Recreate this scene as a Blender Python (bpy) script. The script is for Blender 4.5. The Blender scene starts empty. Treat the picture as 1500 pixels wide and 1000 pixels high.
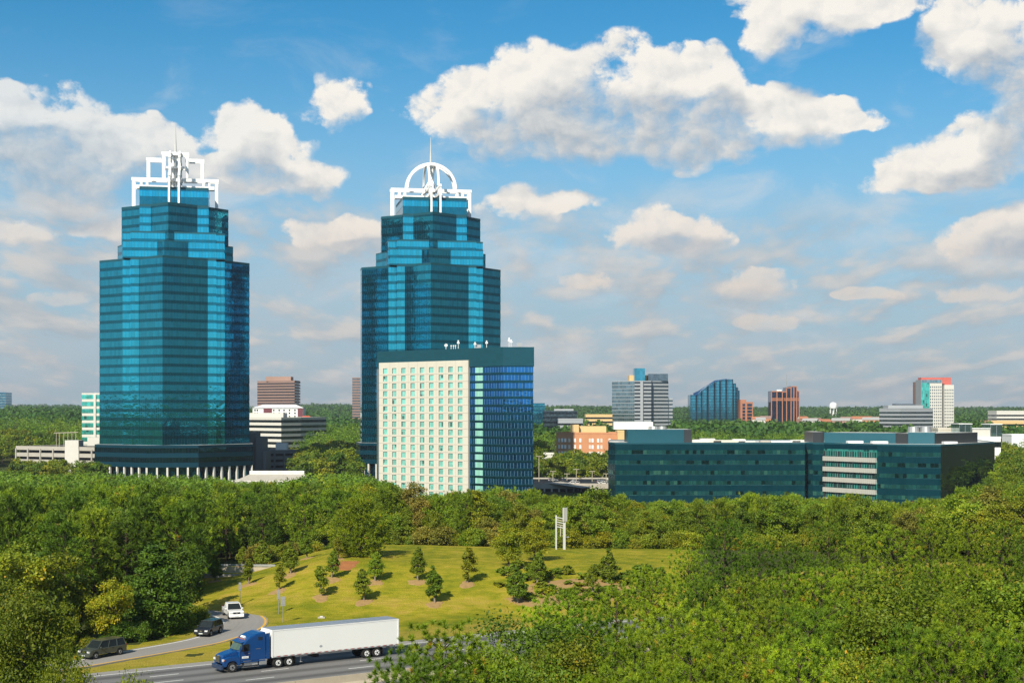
import bpy, math, random
import numpy as np

SC = bpy.context.scene
COL = SC.collection
R = math.radians
H = 27.5            # camera height over the road
F = 2200.0          # focal length in photo pixels (photo 1500 x 1000)
HOR = 602.0         # horizon row

# ------------------------------------------------------------------ camera
cd = bpy.data.cameras.new('camera')
cam = bpy.data.objects.new('camera', cd)
COL.objects.link(cam)
cam.location = (0, 0, H)
cam.rotation_euler = (R(90), 0, 0)
cd.sensor_width = 36.0
cd.lens = 36.0 * F / 1500.0
cd.shift_y = (HOR - 500.0) / 1500.0
cd.clip_start = 1.0
cd.clip_end = 60000.0
SC.camera = cam

SC.view_settings.view_transform = 'Standard'
SC.view_settings.look = 'None'
SC.view_settings.exposure = 0.42
SC.view_settings.gamma = 1.0
SC.cycles.max_bounces = 6
SC.cycles.diffuse_bounces = 2
SC.cycles.glossy_bounces = 3
SC.cycles.transmission_bounces = 3
SC.cycles.transparent_max_bounces = 6
SC.cycles.volume_bounces = 0
SC.cycles.use_denoising = True
SC.cycles.denoising_prefilter = 'NONE'
SC.cycles.caustics_reflective = False
SC.cycles.caustics_refractive = False

SUN_AZ = (-0.375, -0.927)          # direction towards the sun on the ground plane
SUN_EL = 37.0
_n = math.hypot(*SUN_AZ)
SUN_DIR = (SUN_AZ[0] / _n * math.cos(R(SUN_EL)), SUN_AZ[1] / _n * math.cos(R(SUN_EL)), math.sin(R(SUN_EL)))


# ------------------------------------------------------------------ node helper
class NT:
    def __init__(s, tree):
        s.t = tree
        s.n = tree.nodes
        s.l = tree.links

    def new(s, typ, **kw):
        n = s.n.new(typ)
        for k, v in kw.items():
            setattr(n, k, v)
        return n

    def put(s, sock, v):
        if v is None:
            return
        if isinstance(v, bpy.types.NodeSocket):
            s.l.new(v, sock)
        elif isinstance(v, (tuple, list)) and sock.type == 'RGBA' and len(v) == 3:
            sock.default_value = (*v, 1)
        else:
            sock.default_value = v

    def m(s, op, a, b=None, c=None, clamp=False):
        n = s.n.new('ShaderNodeMath')
        n.operation = op
        n.use_clamp = clamp
        for i, v in enumerate((a, b, c)):
            s.put(n.inputs[i], v)
        return n.outputs[0]

    def mix(s, f, a, b, blend='MIX'):
        n = s.n.new('ShaderNodeMix')
        n.data_type = 'RGBA'
        n.blend_type = blend
        s.put(n.inputs[0], f)
        s.put(n.inputs[6], a)
        s.put(n.inputs[7], b)
        return n.outputs[2]

    def ss(s, v, lo, hi, a=0.0, b=1.0):
        n = s.n.new('ShaderNodeMapRange')
        n.interpolation_type = 'SMOOTHSTEP'
        s.put(n.inputs[0], v)
        for i, x in enumerate((lo, hi, a, b)):
            s.put(n.inputs[i + 1], x)
        return n.outputs[0]

    def xyz(s, x, y, z):
        n = s.n.new('ShaderNodeCombineXYZ')
        for i, v in enumerate((x, y, z)):
            s.put(n.inputs[i], v)
        return n.outputs[0]

    def sep(s, v):
        n = s.n.new('ShaderNodeSeparateXYZ')
        s.put(n.inputs[0], v)
        return n.outputs

    def noise(s, vec, scale, detail=2.0, rough=0.5, dims='3D', dist=0.0):
        n = s.n.new('ShaderNodeTexNoise')
        n.noise_dimensions = dims
        s.put(n.inputs['Vector'], vec)
        n.inputs['Scale'].default_value = scale
        n.inputs['Detail'].default_value = detail
        n.inputs['Roughness'].default_value = rough
        n.inputs['Distortion'].default_value = dist
        return n.outputs[0]

    def ramp(s, f, stops):
        n = s.n.new('ShaderNodeValToRGB')
        e = n.color_ramp.elements
        while len(e) < len(stops):
            e.new(0.5)
        for el, (p, c) in zip(e, stops):
            el.position = p
            el.color = (*c, 1)
        s.put(n.inputs[0], f)
        return n.outputs[0]


# ------------------------------------------------------------------ world: sky and clouds
world = bpy.data.worlds.new('World')
SC.world = world
world.use_nodes = True
W = NT(world.node_tree)
W.n.clear()
sky = W.new('ShaderNodeTexSky', sky_type='NISHITA')
sky.sun_disc = False
sky.sun_elevation = R(SUN_EL)
sky.sun_rotation = math.atan2(SUN_DIR[0], SUN_DIR[1])
sky.altitude = 300
sky.air_density = 1.0
sky.dust_density = 0.6
sky.ozone_density = 3.0
tc = W.new('ShaderNodeTexCoord')
dx, dy, dz = W.sep(tc.outputs['Generated'])
az = W.m('ARCTAN2', dx, dy)
el = W.m('ARCSINE', dz)
# clouds as they hang in the sky: (column, row, half width, half height) of each bank read off the photograph
CLOUDS = [
    (700, 165, 120, 70), (800, 130, 140, 75), (890, 155, 150, 110), (980, 140, 120, 78), (830, 215, 150, 50), (1030, 110, 60, 50),
    (1075, 190, 110, 70), (1160, 180, 120, 55), (1230, 170, 75, 30), (1010, 225, 80, 45),
    (1180, 15, 120, 60), (1290, 5, 90, 40), (1140, 55, 60, 45),  (1450, 60, 110, 100), (1490, 130, 70, 70), (1405, 45, 45, 45),
    (1390, 245, 110, 55), (1460, 225, 95, 65), (1440, 365, 75, 45), (1500, 345, 70, 50),
    (495, 160, 66, 58), (960, 345, 85, 48), (1010, 350, 70, 42), (1090, 415, 75, 30), (770, 300, 70, 35), (830, 298, 50, 20),
    (60, 195, 130, 80), (150, 240, 90, 42), (10, 165, 60, 50), (360, 200, 70, 55), (400, 235, 90, 45), (290, 252, 60, 30), (110, 285, 90, 35), (40, 250, 110, 60), (215, 215, 80, 40), (430, 262, 80, 40), (335, 262, 90, 35), (15, 345, 70, 26), (150, 335, 90, 20), (1330, 270, 70, 25),
    (470, 350, 90, 32), (520, 345, 50, 28), (850, 415, 60, 18),
    (1130, 472, 50, 20), (1275, 432, 55, 16), (1440, 430, 80, 20), (95, 438, 55, 18),
]
def lobes(a, e, items, heights=True):
    S = None
    for (px, py, rx, ry) in items:
        ca = math.atan((px - 750) / F)
        ce = math.atan((HOR - py) / F * math.cos(ca))
        rx_, ry_ = rx / F * 1.02, ry / F * 1.02
        u = W.m('MULTIPLY_ADD', a, 1 / rx_, -ca / rx_)
        v = W.m('MULTIPLY_ADD', e, 1 / ry_, -ce / ry_)
        if heights:
            v = W.m('ADD', v, W.m('MULTIPLY', W.m('MINIMUM', v, 0.0), 0.35))     # flatter bases
        q = W.m('MULTIPLY_ADD', u, u, W.m('MULTIPLY', v, v))
        w = W.m('MAXIMUM', W.m('SUBTRACT', 1.0, q), 0.0)
        S = w if S is None else W.m('ADD', S, w)
    return S


vec = W.xyz(az, W.m('MULTIPLY', el, 1.25), 0.0)
warp = W.new('ShaderNodeTexNoise', noise_dimensions='2D')
W.put(warp.inputs['Vector'], vec)
warp.inputs['Scale'].default_value = 22
warp.inputs['Detail'].default_value = 3
wx, wy, _ = W.sep(warp.outputs['Color'])
wk = W.ss(el, R(2), R(11), 0.30, 1.0)
a2 = W.m('MULTIPLY_ADD', W.m('MULTIPLY', W.m('SUBTRACT', wx, 0.5), wk), 0.050, az)
e2 = W.m('MULTIPLY_ADD', W.m('MULTIPLY', W.m('SUBTRACT', wy, 0.5), wk), 0.030, el)
S = lobes(a2, e2, CLOUDS)
# how much cloud stands between this point and the sun, up and to the left
kk = W.ss(el, R(4), R(13), 0.35, 1.0)
Sa = lobes(W.m('MULTIPLY_ADD', kk, -0.012, a2), W.m('MULTIPLY_ADD', kk, 0.027, e2), CLOUDS, False)
n1 = W.noise(vec, 24, 11, 0.64, '2D')
vec_o = W.xyz(W.m('ADD', az, -0.006), W.m('MULTIPLY_ADD', el, 1.25, 0.010), 0.0)
l1 = W.noise(vec, 24, 6.0, 0.52, '2D')
l2 = W.noise(vec_o, 24, 6.0, 0.52, '2D')
dens = W.m('ADD', W.m('MINIMUM', S, 1.0), W.m('MULTIPLY', W.m('MULTIPLY', W.m('SUBTRACT', n1, 0.5), 2.2), W.ss(S, -0.03, 0.22)))
shade = W.ss(W.m('ADD', Sa, W.m('MULTIPLY', W.m('SUBTRACT', l1, 0.5), 0.55)), 0.10, 1.20)
def puffs(v):
    n = W.new('ShaderNodeTexVoronoi', voronoi_dimensions='2D', feature='SMOOTH_F1')
    W.put(n.inputs['Vector'], v)
    n.inputs['Scale'].default_value = 34
    n.inputs['Detail'].default_value = 3.0
    n.inputs['Roughness'].default_value = 0.5
    n.inputs['Lacunarity'].default_value = 2.3
    n.inputs['Smoothness'].default_value = 0.6
    return n.outputs['Distance']


vw = W.xyz(W.m('MULTIPLY_ADD', W.m('SUBTRACT', n1, 0.5), 0.03, az), W.m('MULTIPLY_ADD', el, 1.25, W.m('MULTIPLY', wx, 0.02)), 0.0)
vo = W.new('ShaderNodeVectorMath', operation='ADD')
W.put(vo.inputs[0], vw)
vo.inputs[1].default_value = (-0.0035, 0.006, 0)
v1 = puffs(vw)
v2 = puffs(vo.outputs[0])
bill = W.m('ADD', W.m('MULTIPLY', W.m('SUBTRACT', l1, l2), 0.7), W.m('MULTIPLY', W.m('SUBTRACT', v2, v1), 0.38))
dens = W.m('ADD', dens, W.m('MULTIPLY', W.m('MULTIPLY', W.m('SUBTRACT', 0.74, v1), 0.60), W.ss(S, -0.03, 0.22)))
mask = W.ss(dens, 0.08, W.m('MULTIPLY_ADD', shade, 0.75, 0.60))
lit = W.m('ADD', W.m('MULTIPLY_ADD', shade, -0.66, 0.95), bill, clamp=True)
# the broken layer far off, seen edge-on towards the horizon and all round
ez = W.m('MAXIMUM', dz, 0.0)
den = W.m('ADD', ez, 0.15)
pxn = W.m('DIVIDE', dx, den)
pyn = W.m('DIVIDE', dy, den)
pl = W.xyz(W.m('MULTIPLY', pxn, 2.3), W.m('MULTIPLY', pyn, 1.0), 3.7)
b1 = W.noise(pl, 2.5, 9, 0.58, '3D')
bs1 = W.noise(pl, 2.5, 3, 0.5, '3D')
pl_o = W.xyz(W.m('MULTIPLY_ADD', pxn, 2.3, -0.05), W.m('MULTIPLY_ADD', pyn, 1.0, -0.17), 3.7)
bs2 = W.noise(pl_o, 2.5, 3, 0.5, '3D')
lowband = W.ss(W.m('ADD', el, W.m('MULTIPLY', az, 0.05)), R(9.6), R(5.6))
behind = W.ss(W.m('ABSOLUTE', az), 0.5, 0.8)
lowband = W.m('MAXIMUM', lowband, W.m('MULTIPLY', behind, 0.8))  # unseen clouds beside and behind, strengthened for texture in the glass
bm = W.m('MULTIPLY', W.ss(b1, 0.40, 0.62), W.m('MULTIPLY', lowband, 0.85))
blit = W.m('ADD', 0.40, W.m('MULTIPLY', W.m('SUBTRACT', bs1, bs2), 3.2), clamp=True)
streak = W.noise(W.xyz(W.m('MULTIPLY', az, 0.30), W.m('MULTIPLY_ADD', wy, 0.02, el), 1.0), 34, 7, 0.6, '3D')
hz = W.ss(el, R(9.0), R(5.0))
sm = W.m('MULTIPLY', W.ss(streak, 0.36, 0.66), W.m('MULTIPLY', hz, 0.35))
# unseen low sky shaped for the tower reflections: darkened at the sides, brightened behind
aside = W.m('MULTIPLY', W.ss(az, 0.55, 1.0), W.ss(az, 2.65, 2.25))
back = W.ss(W.m('ABSOLUTE', az), 2.35, 2.75)
left = W.m('MULTIPLY', W.ss(az, -0.7, -1.2), W.ss(az, -2.6, -2.2))
lvl = W.m('ADD', W.m('SUBTRACT', W.m('SUBTRACT', 1.0, W.m('MULTIPLY', aside, 0.66)), W.m('MULTIPLY', left, 0.15)), W.m('MULTIPLY', back, 0.55))
K = 7.6
base = W.mix(1.0, sky.outputs[0], (0.19, 0.68, 0.83), 'MULTIPLY')
hazec = W.mix(W.ss(el, R(0), R(9)), (0.42 * K, 0.495 * K, 0.56 * K), (0.42 * K, 0.585 * K, 0.72 * K))
base = W.mix(W.m('MULTIPLY', W.ss(el, R(15.5), R(1.5)), W.m('MULTIPLY_ADD', aside, -0.45, 0.90)), base, hazec)
base = W.mix(sm, base, (0.52 * K, 0.565 * K, 0.61 * K))
bcol = W.mix(blit, (0.41 * K, 0.465 * K, 0.515 * K), (0.68 * K, 0.64 * K, 0.60 * K))
base = W.mix(bm, base, bcol)
veil = W.m('MULTIPLY', W.ss(W.noise(W.xyz(az, W.m('MULTIPLY', el, 2.2), 4.0), 9, 8, 0.62, '3D', 0.6), 0.50, 0.72), W.ss(el, R(15), R(9), 0.10, 0.55))
base = W.mix(veil, base, (0.66 * K, 0.70 * K, 0.73 * K))
warm = W.mix(W.ss(el, R(3.5), R(10)), (0.80 * K, 0.69 * K, 0.60 * K), (0.97 * K, 0.92 * K, 0.84 * K))
dark = W.mix(W.ss(el, R(4), R(11)), (0.38 * K, 0.43 * K, 0.50 * K), (0.40 * K, 0.455 * K, 0.51 * K))
ccol = W.mix(lit, dark, warm)
fade = W.ss(el, R(0.5), R(8.0), 0.35, 1.0)
mask = W.m('MULTIPLY', mask, W.m('MULTIPLY', fade, W.ss(az, -0.34, -0.10, 0.74, 0.97)))
base = W.mix(mask, base, ccol)
base = W.mix(1.0, base, W.xyz(lvl, lvl, lvl), 'MULTIPLY')
bg = W.new('ShaderNodeBackground')
W.put(bg.inputs[0], base)
bg.inputs[1].default_value = 0.1
out = W.new('ShaderNodeOutputWorld')
W.l.new(bg.outputs[0], out.inputs[0])
world.cycles.sampling_method = 'MANUAL'
world.cycles.sample_map_resolution = 512

# ------------------------------------------------------------------ sun
sd = bpy.data.lights.new('sun', 'SUN')
sd.energy = 4.6
sd.angle = R(0.53)
sd.color = (1.0, 0.915, 0.76)
sun = bpy.data.objects.new('sun', sd)
COL.objects.link(sun)
from mathutils import Vector
sun.rotation_euler = Vector(SUN_DIR).to_track_quat('Z', 'Y').to_euler()
sun.location = (-300, -300, 400)


# ------------------------------------------------------------------ object helpers
def tag(o, label=None, cat=None, group=None, kind=None):
    if label: o['label'] = label
    if cat: o['category'] = cat
    if group: o['group'] = group
    if kind: o['kind'] = kind
    return o


def empty(name, loc=(0, 0, 0), rz=0.0, label=None, cat=None, group=None):
    o = bpy.data.objects.new(name, None)
    COL.objects.link(o)
    o.location = loc
    o.rotation_euler = (0, 0, rz)
    o.empty_display_size = 0.5
    return tag(o, label, cat, group)


class MB:
    """collects shapes that make ONE mesh object"""
    def __init__(s):
        s.v, s.f, s.mi, s.uv, s.mats = [], [], [], [], []

    def mat(s, m):
        if m not in s.mats:
            s.mats.append(m)
        return s.mats.index(m)

    def face(s, pts, m, uv=None):
        i = len(s.v)
        s.v += [tuple(p) for p in pts]
        s.f.append(list(range(i, i + len(pts))))
        s.mi.append(s.mat(m))
        s.uv.append(uv or [(p[0], p[1]) for p in pts])

    def prism(s, poly, z0, z1, m, cap=None, bottom=False, u0=0.0):
        """upright prism over a counter-clockwise footprint"""
        n = len(poly)
        u = u0
        for i in range(n):
            a, b = poly[i], poly[(i + 1) % n]
            L = math.hypot(b[0] - a[0], b[1] - a[1])
            s.face([(a[0], a[1], z0), (b[0], b[1], z0), (b[0], b[1], z1), (a[0], a[1], z1)], m,
                   [(u, z0), (u + L, z0), (u + L, z1), (u, z1)])
            u += L
        s.face([(p[0], p[1], z1) for p in poly], cap or m)
        if bottom:
            s.face([(p[0], p[1], z0) for p in reversed(poly)], cap or m)

    def wallring(s, poly, z0, z1, m, edges=None, u0=0.0):
        n = len(poly)
        u = u0
        for i in range(n):
            a, b = poly[i], poly[(i + 1) % n]
            L = math.hypot(b[0] - a[0], b[1] - a[1])
            if edges is None or i in edges:
                s.face([(a[0], a[1], z0), (b[0], b[1], z0), (b[0], b[1], z1), (a[0], a[1], z1)], m,
                       [(u, z0), (u + L, z0), (u + L, z1), (u, z1)])
            u += L

    def box(s, c, d, m, rz=0.0, ry=0.0, rx=0.0):
        hx, hy, hz_ = d[0] / 2, d[1] / 2, d[2] / 2
        P = [(-hx, -hy, -hz_), (hx, -hy, -hz_), (hx, hy, -hz_), (-hx, hy, -hz_), (-hx, -hy, hz_), (hx, -hy, hz_), (hx, hy, hz_), (-hx, hy, hz_)]
        if rx or ry or rz:
            from mathutils import Euler
            E = Euler((rx, ry, rz)).to_matrix()
            P = [tuple(E @ Vector(p)) for p in P]
        P = [(p[0] + c[0], p[1] + c[1], p[2] + c[2]) for p in P]
        for q in ((0, 3, 2, 1), (4, 5, 6, 7), (0, 1, 5, 4), (1, 2, 6, 5), (2, 3, 7, 6), (3, 0, 4, 7)):
            s.face([P[k] for k in q], m)

    def tube(s, a, b, r0, m, r1=None, n=8, caps=True):
        a, b = Vector(a), Vector(b)
        r1 = r0 if r1 is None else r1
        d = (b - a).normalized()
        t = Vector((0, 0, 1)) if abs(d.z) < 0.9 else Vector((1, 0, 0))
        x = d.cross(t).normalized()
        y = d.cross(x).normalized()
        A, B = [], []
        for k in range(n):
            w = 2 * math.pi * k / n
            o = x * math.cos(w) + y * math.sin(w)
            A.append(a + o * r0)
            B.append(b + o * r1)
        for k in range(n):
            j = (k + 1) % n
            s.face([A[j], A[k], B[k], B[j]], m)
        if caps:
            s.face(A, m)
            s.face(list(reversed(B)), m)

    def path(s, pts, r, m, n=6):
        for p, q in zip(pts[:-1], pts[1:]):
            s.tube(p, q, r, m, n=n)

    def build(s, name, parent=None, label=None, cat=None, group=None, kind=None, smooth=False, bevel=0.0, weld=False):
        me = bpy.data.meshes.new(name)
        me.from_pydata(s.v, [], s.f)
        for m in s.mats:
            me.materials.append(m)
        me.polygons.foreach_set('material_index', s.mi)
        l = me.uv_layers.new(name='UVMap')
        l.data.foreach_set('uv', [c for f in s.uv for p in f for c in p])
        if smooth:
            me.polygons.foreach_set('use_smooth', [True] * len(s.f))
        o = bpy.data.objects.new(name, me)
        COL.objects.link(o)
        if parent:
            o.parent = parent
        if weld or bevel:
            w = o.modifiers.new('weld', 'WELD')
            w.merge_threshold = 0.001
        if bevel:
            b = o.modifiers.new('bevel', 'BEVEL')
            b.width = bevel
            b.segments = 2
            b.limit_method = 'ANGLE'
            b.angle_limit = R(35)
        return tag(o, label, cat, group, kind)


def offset_poly(poly, d):
    """push a counter-clockwise outline outward by d (mitred corners)"""
    n = len(poly)
    out_ = []
    for i in range(n):
        p0, p1, p2 = poly[i - 1], poly[i], poly[(i + 1) % n]
        a = ((p1[0] - p0[0]), (p1[1] - p0[1]))
        b = ((p2[0] - p1[0]), (p2[1] - p1[1]))
        la, lb = math.hypot(*a), math.hypot(*b)
        na, nb = (a[1] / la, -a[0] / la), (b[1] / lb, -b[0] / lb)
        k = 1 + na[0] * nb[0] + na[1] * nb[1]
        k = max(k, 0.2)
        out_.append((p1[0] + d * (na[0] + nb[0]) / k, p1[1] + d * (na[1] + nb[1]) / k))
    return out_


def np_mesh(name, V, Fc, mats, tint=None, mi=None, smooth=False):
    V = np.asarray(V, np.float32)
    Fc = np.asarray(Fc, np.int32)
    me = bpy.data.meshes.new(name)
    me.vertices.add(len(V))
    me.vertices.foreach_set('co', V.ravel())
    m, k = Fc.shape
    me.loops.add(m * k)
    me.loops.foreach_set('vertex_index', Fc.ravel())
    me.polygons.add(m)
    me.polygons.foreach_set('loop_start', np.arange(0, m * k, k, dtype=np.int32))
    if mi is not None:
        me.polygons.foreach_set('material_index', np.asarray(mi, np.int32))
    for mt in mats:
        me.materials.append(mt)
    me.update(calc_edges=True)
    if smooth:
        me.polygons.foreach_set('use_smooth', np.ones(m, bool))
    if tint is not None:
        at_ = me.attributes.new('tint', 'FLOAT', 'POINT')
        at_.data.foreach_set('value', np.asarray(tint, np.float32))
    return me


def G(px, py, z=0.0):
    """point of the level z seen at photo pixel (px, py)"""
    Y = (H - z) * F / (py - HOR)
    return ((px - 750) / F * Y, Y)


def X_(px, Y): return (px - 750) / F * Y
def Z_(py, Y): return H + (HOR - py) / F * Y


def sstep(a, b, x):
    t = np.clip((x - a) / (b - a), 0, 1)
    return t * t * (3 - 2 * t)


# ------------------------------------------------------------------ materials
def mat(name):
    m = bpy.data.materials.new(name)
    m.use_nodes = True
    t = NT(m.node_tree)
    b = t.n['Principled BSDF']
    return m, t, b


def plain(name, col, rough=0.7, metal=0.0, var=0.12, scale=0.6, spec=0.3, bump=0.0):
    """painted or stony surface with weathering noise"""
    m, t, b = mat(name)
    c = t.new('ShaderNodeTexCoord')
    n = t.noise(c.outputs['Object'], scale, 6, 0.6)
    n2 = t.noise(c.outputs['Object'], scale * 9, 3, 0.5)
    f = t.m('ADD', t.m('MULTIPLY', n, 0.7), t.m('MULTIPLY', n2, 0.3))
    lo = tuple(x * (1 - var * 1.6) for x in col)
    hi = tuple(min(1, x * (1 + var * 1.6)) for x in col)
    t.put(b.inputs['Base Color'], t.mix(f, lo, hi))
    b.inputs['Roughness'].default_value = rough
    b.inputs['Metallic'].default_value = metal
    b.inputs['Specular IOR Level'].default_value = spec
    if bump:
        bp = t.new('ShaderNodeBump')
        bp.inputs['Strength'].default_value = bump
        bp.inputs['Distance'].default_value = 0.03
        t.put(bp.inputs['Height'], n2)
        t.l.new(bp.outputs[0], b.inputs['Normal'])
    return m


def glass(name, tint, rough=0.05, pane=(1.5, 4.3), mull=0.05, mullc=(0.02, 0.04, 0.05), metal=0.9, var=0.35, wav=0.25, dark=0.0, wscale=0.35, lit=None):
    """coated curtain-wall glass: panes by UV metres, each a little off in tone and tilt, thin mullions"""
    m, t, b = mat(name)
    uv = t.new('ShaderNodeUVMap')
    u, v, _ = t.sep(uv.outputs[0])
    pu = t.m('DIVIDE', u, pane[0])
    pv = t.m('DIVIDE', v, pane[1])
    wn = t.new('ShaderNodeTexWhiteNoise', noise_dimensions='2D')
    t.put(wn.inputs['Vector'], t.xyz(t.m('FLOOR', pu), t.m('FLOOR', pv), 0.0))
    k = t.m('MULTIPLY_ADD', wn.outputs[0], var, 1 - var / 2)
    c = t.mix(1.0, tint, t.xyz(k, k, k), 'MULTIPLY')
    if dark:
        c = t.mix(t.m('MULTIPLY', t.m('LESS_THAN', wn.outputs[0], dark), 0.6), c, (0.004, 0.010, 0.012))
    if lit:
        c = t.mix(t.m('MULTIPLY', t.m('GREATER_THAN', wn.outputs[0], 1 - lit[0]), 0.75), c, lit[1])
    fr = t.m('FRACT', pu)
    line = t.m('LESS_THAN', fr, mull)
    t.put(b.inputs['Base Color'], t.mix(line, c, mullc))
    t.put(b.inputs['Metallic'], t.m('MULTIPLY', t.m('SUBTRACT', 1.0, line), metal))
    b.inputs['Roughness'].default_value = rough
    nz = t.noise(t.xyz(u, v, 0.0), wscale, 3, 0.5)
    h = t.m('ADD', nz, t.m('MULTIPLY', t.m('MULTIPLY', fr, t.m('SUBTRACT', wn.outputs[0], 0.5)), 0.6))
    bp = t.new('ShaderNodeBump')
    bp.inputs['Strength'].default_value = wav
    bp.inputs['Distance'].default_value = 0.10
    t.put(bp.inputs['Height'], h)
    t.l.new(bp.outputs[0], b.inputs['Normal'])
    return m


def leafmat(name, stops, trans=0.28, rough=0.55, huevar=0.025, valvar=0.42):
    m, t, b = mat(name)
    a = t.new('ShaderNodeAttribute', attribute_name='tint')
    oi = t.new('ShaderNodeObjectInfo')
    c = t.ramp(a.outputs['Fac'], stops)
    c = t.mix(1.0, c, oi.outputs['Color'], 'MULTIPLY')
    hs = t.new('ShaderNodeHueSaturation')
    t.put(hs.inputs['Hue'], t.m('MULTIPLY_ADD', oi.outputs['Random'], huevar, 0.5 - huevar / 2))
    r2 = t.m('FRACT', t.m('MULTIPLY', oi.outputs['Random'], 17.31))
    t.put(hs.inputs['Value'], t.m('MULTIPLY_ADD', r2, valvar, 1 - valvar / 2))
    t.put(hs.inputs['Color'], c)
    c = hs.outputs[0]
    t.put(b.inputs['Base Color'], c)
    b.inputs['Roughness'].default_value = rough
    b.inputs['Specular IOR Level'].default_value = 0.25
    tr = t.new('ShaderNodeBsdfTranslucent')
    t.put(tr.inputs[0], t.mix(1.0, c, (1.25, 1.25, 0.6), 'MULTIPLY'))
    mx = t.new('ShaderNodeMixShader')
    mx.inputs[0].default_value = trans
    t.l.new(b.outputs[0], mx.inputs[1])
    t.l.new(tr.outputs[0], mx.inputs[2])
    t.l.new(mx.outputs[0], t.n['Material Output'].inputs[0])
    return m


M = {}
M['white'] = plain('white_paint', (0.80, 0.80, 0.78), 0.45, var=0.04)
M['white_steel'] = plain('white_steel', (0.86, 0.86, 0.85), 0.4, var=0.03)
M['offwhite'] = plain('offwhite_concrete', (0.62, 0.60, 0.54), 0.8, var=0.08)
M['cream'] = plain('cream_precast', (0.575, 0.540, 0.455), 0.8, var=0.07, scale=0.25)
M['conc'] = plain('concrete', (0.40, 0.37, 0.32), 0.85, var=0.14, scale=0.3)
M['concdark'] = plain('shaded_grey_concrete', (0.16, 0.17, 0.18), 0.85, var=0.12, scale=0.3)  # shade on the service blocks and rear garage put into this colour
M['barrier'] = plain('barrier_concrete', (0.42, 0.36, 0.27), 0.9, var=0.2, scale=0.8)
M['roofgrey'] = plain('roof_membrane', (0.34, 0.34, 0.33), 0.9, var=0.15)
M['rooflight'] = plain('pale_roof', (0.55, 0.55, 0.52), 0.9, var=0.12)
M['shade'] = plain('sunshade_aluminium', (0.44, 0.43, 0.39), 0.6, var=0.1, scale=0.4)
M['metal'] = plain('galvanised_steel', (0.42, 0.43, 0.43), 0.45, 0.6, var=0.1)
M['polegrey'] = plain('pole_steel', (0.30, 0.30, 0.29), 0.5, 0.4, var=0.1)
M['tanpole'] = plain('tan_pole', (0.42, 0.38, 0.28), 0.6, var=0.1)
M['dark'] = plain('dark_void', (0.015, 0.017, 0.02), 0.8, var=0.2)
M['black'] = plain('black_trim', (0.012, 0.012, 0.013), 0.5, var=0.2)
M['rubber'] = plain('tyre_rubber', (0.018, 0.018, 0.018), 0.85, var=0.2)
M['brown'] = plain('brown_granite', (0.27, 0.17, 0.14), 0.7, var=0.08, scale=0.05)
M['pinkstone'] = plain('pink_stone', (0.36, 0.22, 0.17), 0.7, var=0.08, scale=0.05)
M['orange'] = plain('orange_brick', (0.52, 0.24, 0.12), 0.85, var=0.12, scale=0.2)
M['yellowst'] = plain('yellow_stucco', (0.66, 0.46, 0.22), 0.85, var=0.08)
M['redroof'] = plain('red_roof', (0.60, 0.07, 0.03), 0.6, var=0.1)
M['copper'] = plain('copper_panel', (0.42, 0.17, 0.09), 0.6, var=0.1, scale=0.05)
M['mauve'] = plain('maroon_panel', (0.16, 0.05, 0.06), 0.7, var=0.1)
M['redpanel'] = plain('red_crown_panel', (0.55, 0.13, 0.10), 0.6, var=0.06)
M['greyblue'] = plain('grey_precast', (0.34, 0.36, 0.38), 0.7, var=0.06, scale=0.05)
M['slate'] = plain('slate_roof', (0.07, 0.09, 0.12), 0.7, var=0.1)
M['bark'] = plain('bark', (0.062, 0.046, 0.030), 0.95, var=0.35, scale=3.0)
M['palebark'] = plain('pale_bark', (0.23, 0.19, 0.15), 0.95, var=0.3, scale=3.0)
M['yellowpaint'] = plain('yellow_road_paint', (0.72, 0.40, 0.03), 0.7, var=0.12, scale=2)
M['whitepaint'] = plain('white_road_paint', (0.78, 0.78, 0.74), 0.7, var=0.1, scale=2)
M['tealpanel'] = plain('teal_metal_panel', (0.014, 0.085, 0.115), 0.4, 0.2, var=0.08, scale=0.1)
M['tealpale'] = plain('pale_teal_panel', (0.028, 0.115, 0.150), 0.4, 0.2, var=0.06, scale=0.1)
M['bronze'] = plain('dark_bronze_panel', (0.045, 0.05, 0.055), 0.35, 0.3, var=0.1, scale=0.1)
M['curtain'] = plain('white_curtain', (0.62, 0.70, 0.62), 0.9, var=0.1)

# tower glass
M['tw_sp'] = glass('tower_spandrel_glass', (0.012, 0.190, 0.258), 0.07, (1.5, 4.27), 0.05, metal=0.92, var=0.18, wav=0.16)
M['tw_vi'] = glass('tower_vision_glass', (0.032, 0.43, 0.57), 0.03, (1.5, 4.27), 0.06, mullc=(0.01, 0.07, 0.10), metal=0.95, var=0.2, wav=0.42)
M['tw_dk'] = glass('podium_window_glass', (0.01, 0.07, 0.11), 0.05, (1.5, 4.0), 0.06, metal=0.9, var=0.4, wav=0.3)
M['lobby'] = glass('lobby_glass', (0.02, 0.12, 0.18), 0.04, (2.0, 6.0), 0.06)
M['ho_gl'] = glass('hotel_blue_glass', (0.02, 0.17, 0.46), 0.03, (1.3, 2.95), 0.10, (0.10, 0.20, 0.28), var=0.5, wav=0.22)
M['ho_sp'] = glass('hotel_dark_spandrel', (0.012, 0.10, 0.155), 0.15, (1.3, 2.95), 0.03, var=0.2, wav=0.1)
M['ho_cap'] = glass('hotel_cap_panel', (0.010, 0.085, 0.115), 0.25, (2.0, 1.2), 0.03, metal=0.4, var=0.12, wav=0.08)
M['ho_win'] = glass('hotel_window_glass', (0.25, 0.62, 0.54), 0.06, (1.2, 2.0), 0.05, (0.3, 0.4, 0.36), metal=0.3, var=0.5, wav=0.1, dark=0.05)
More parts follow.
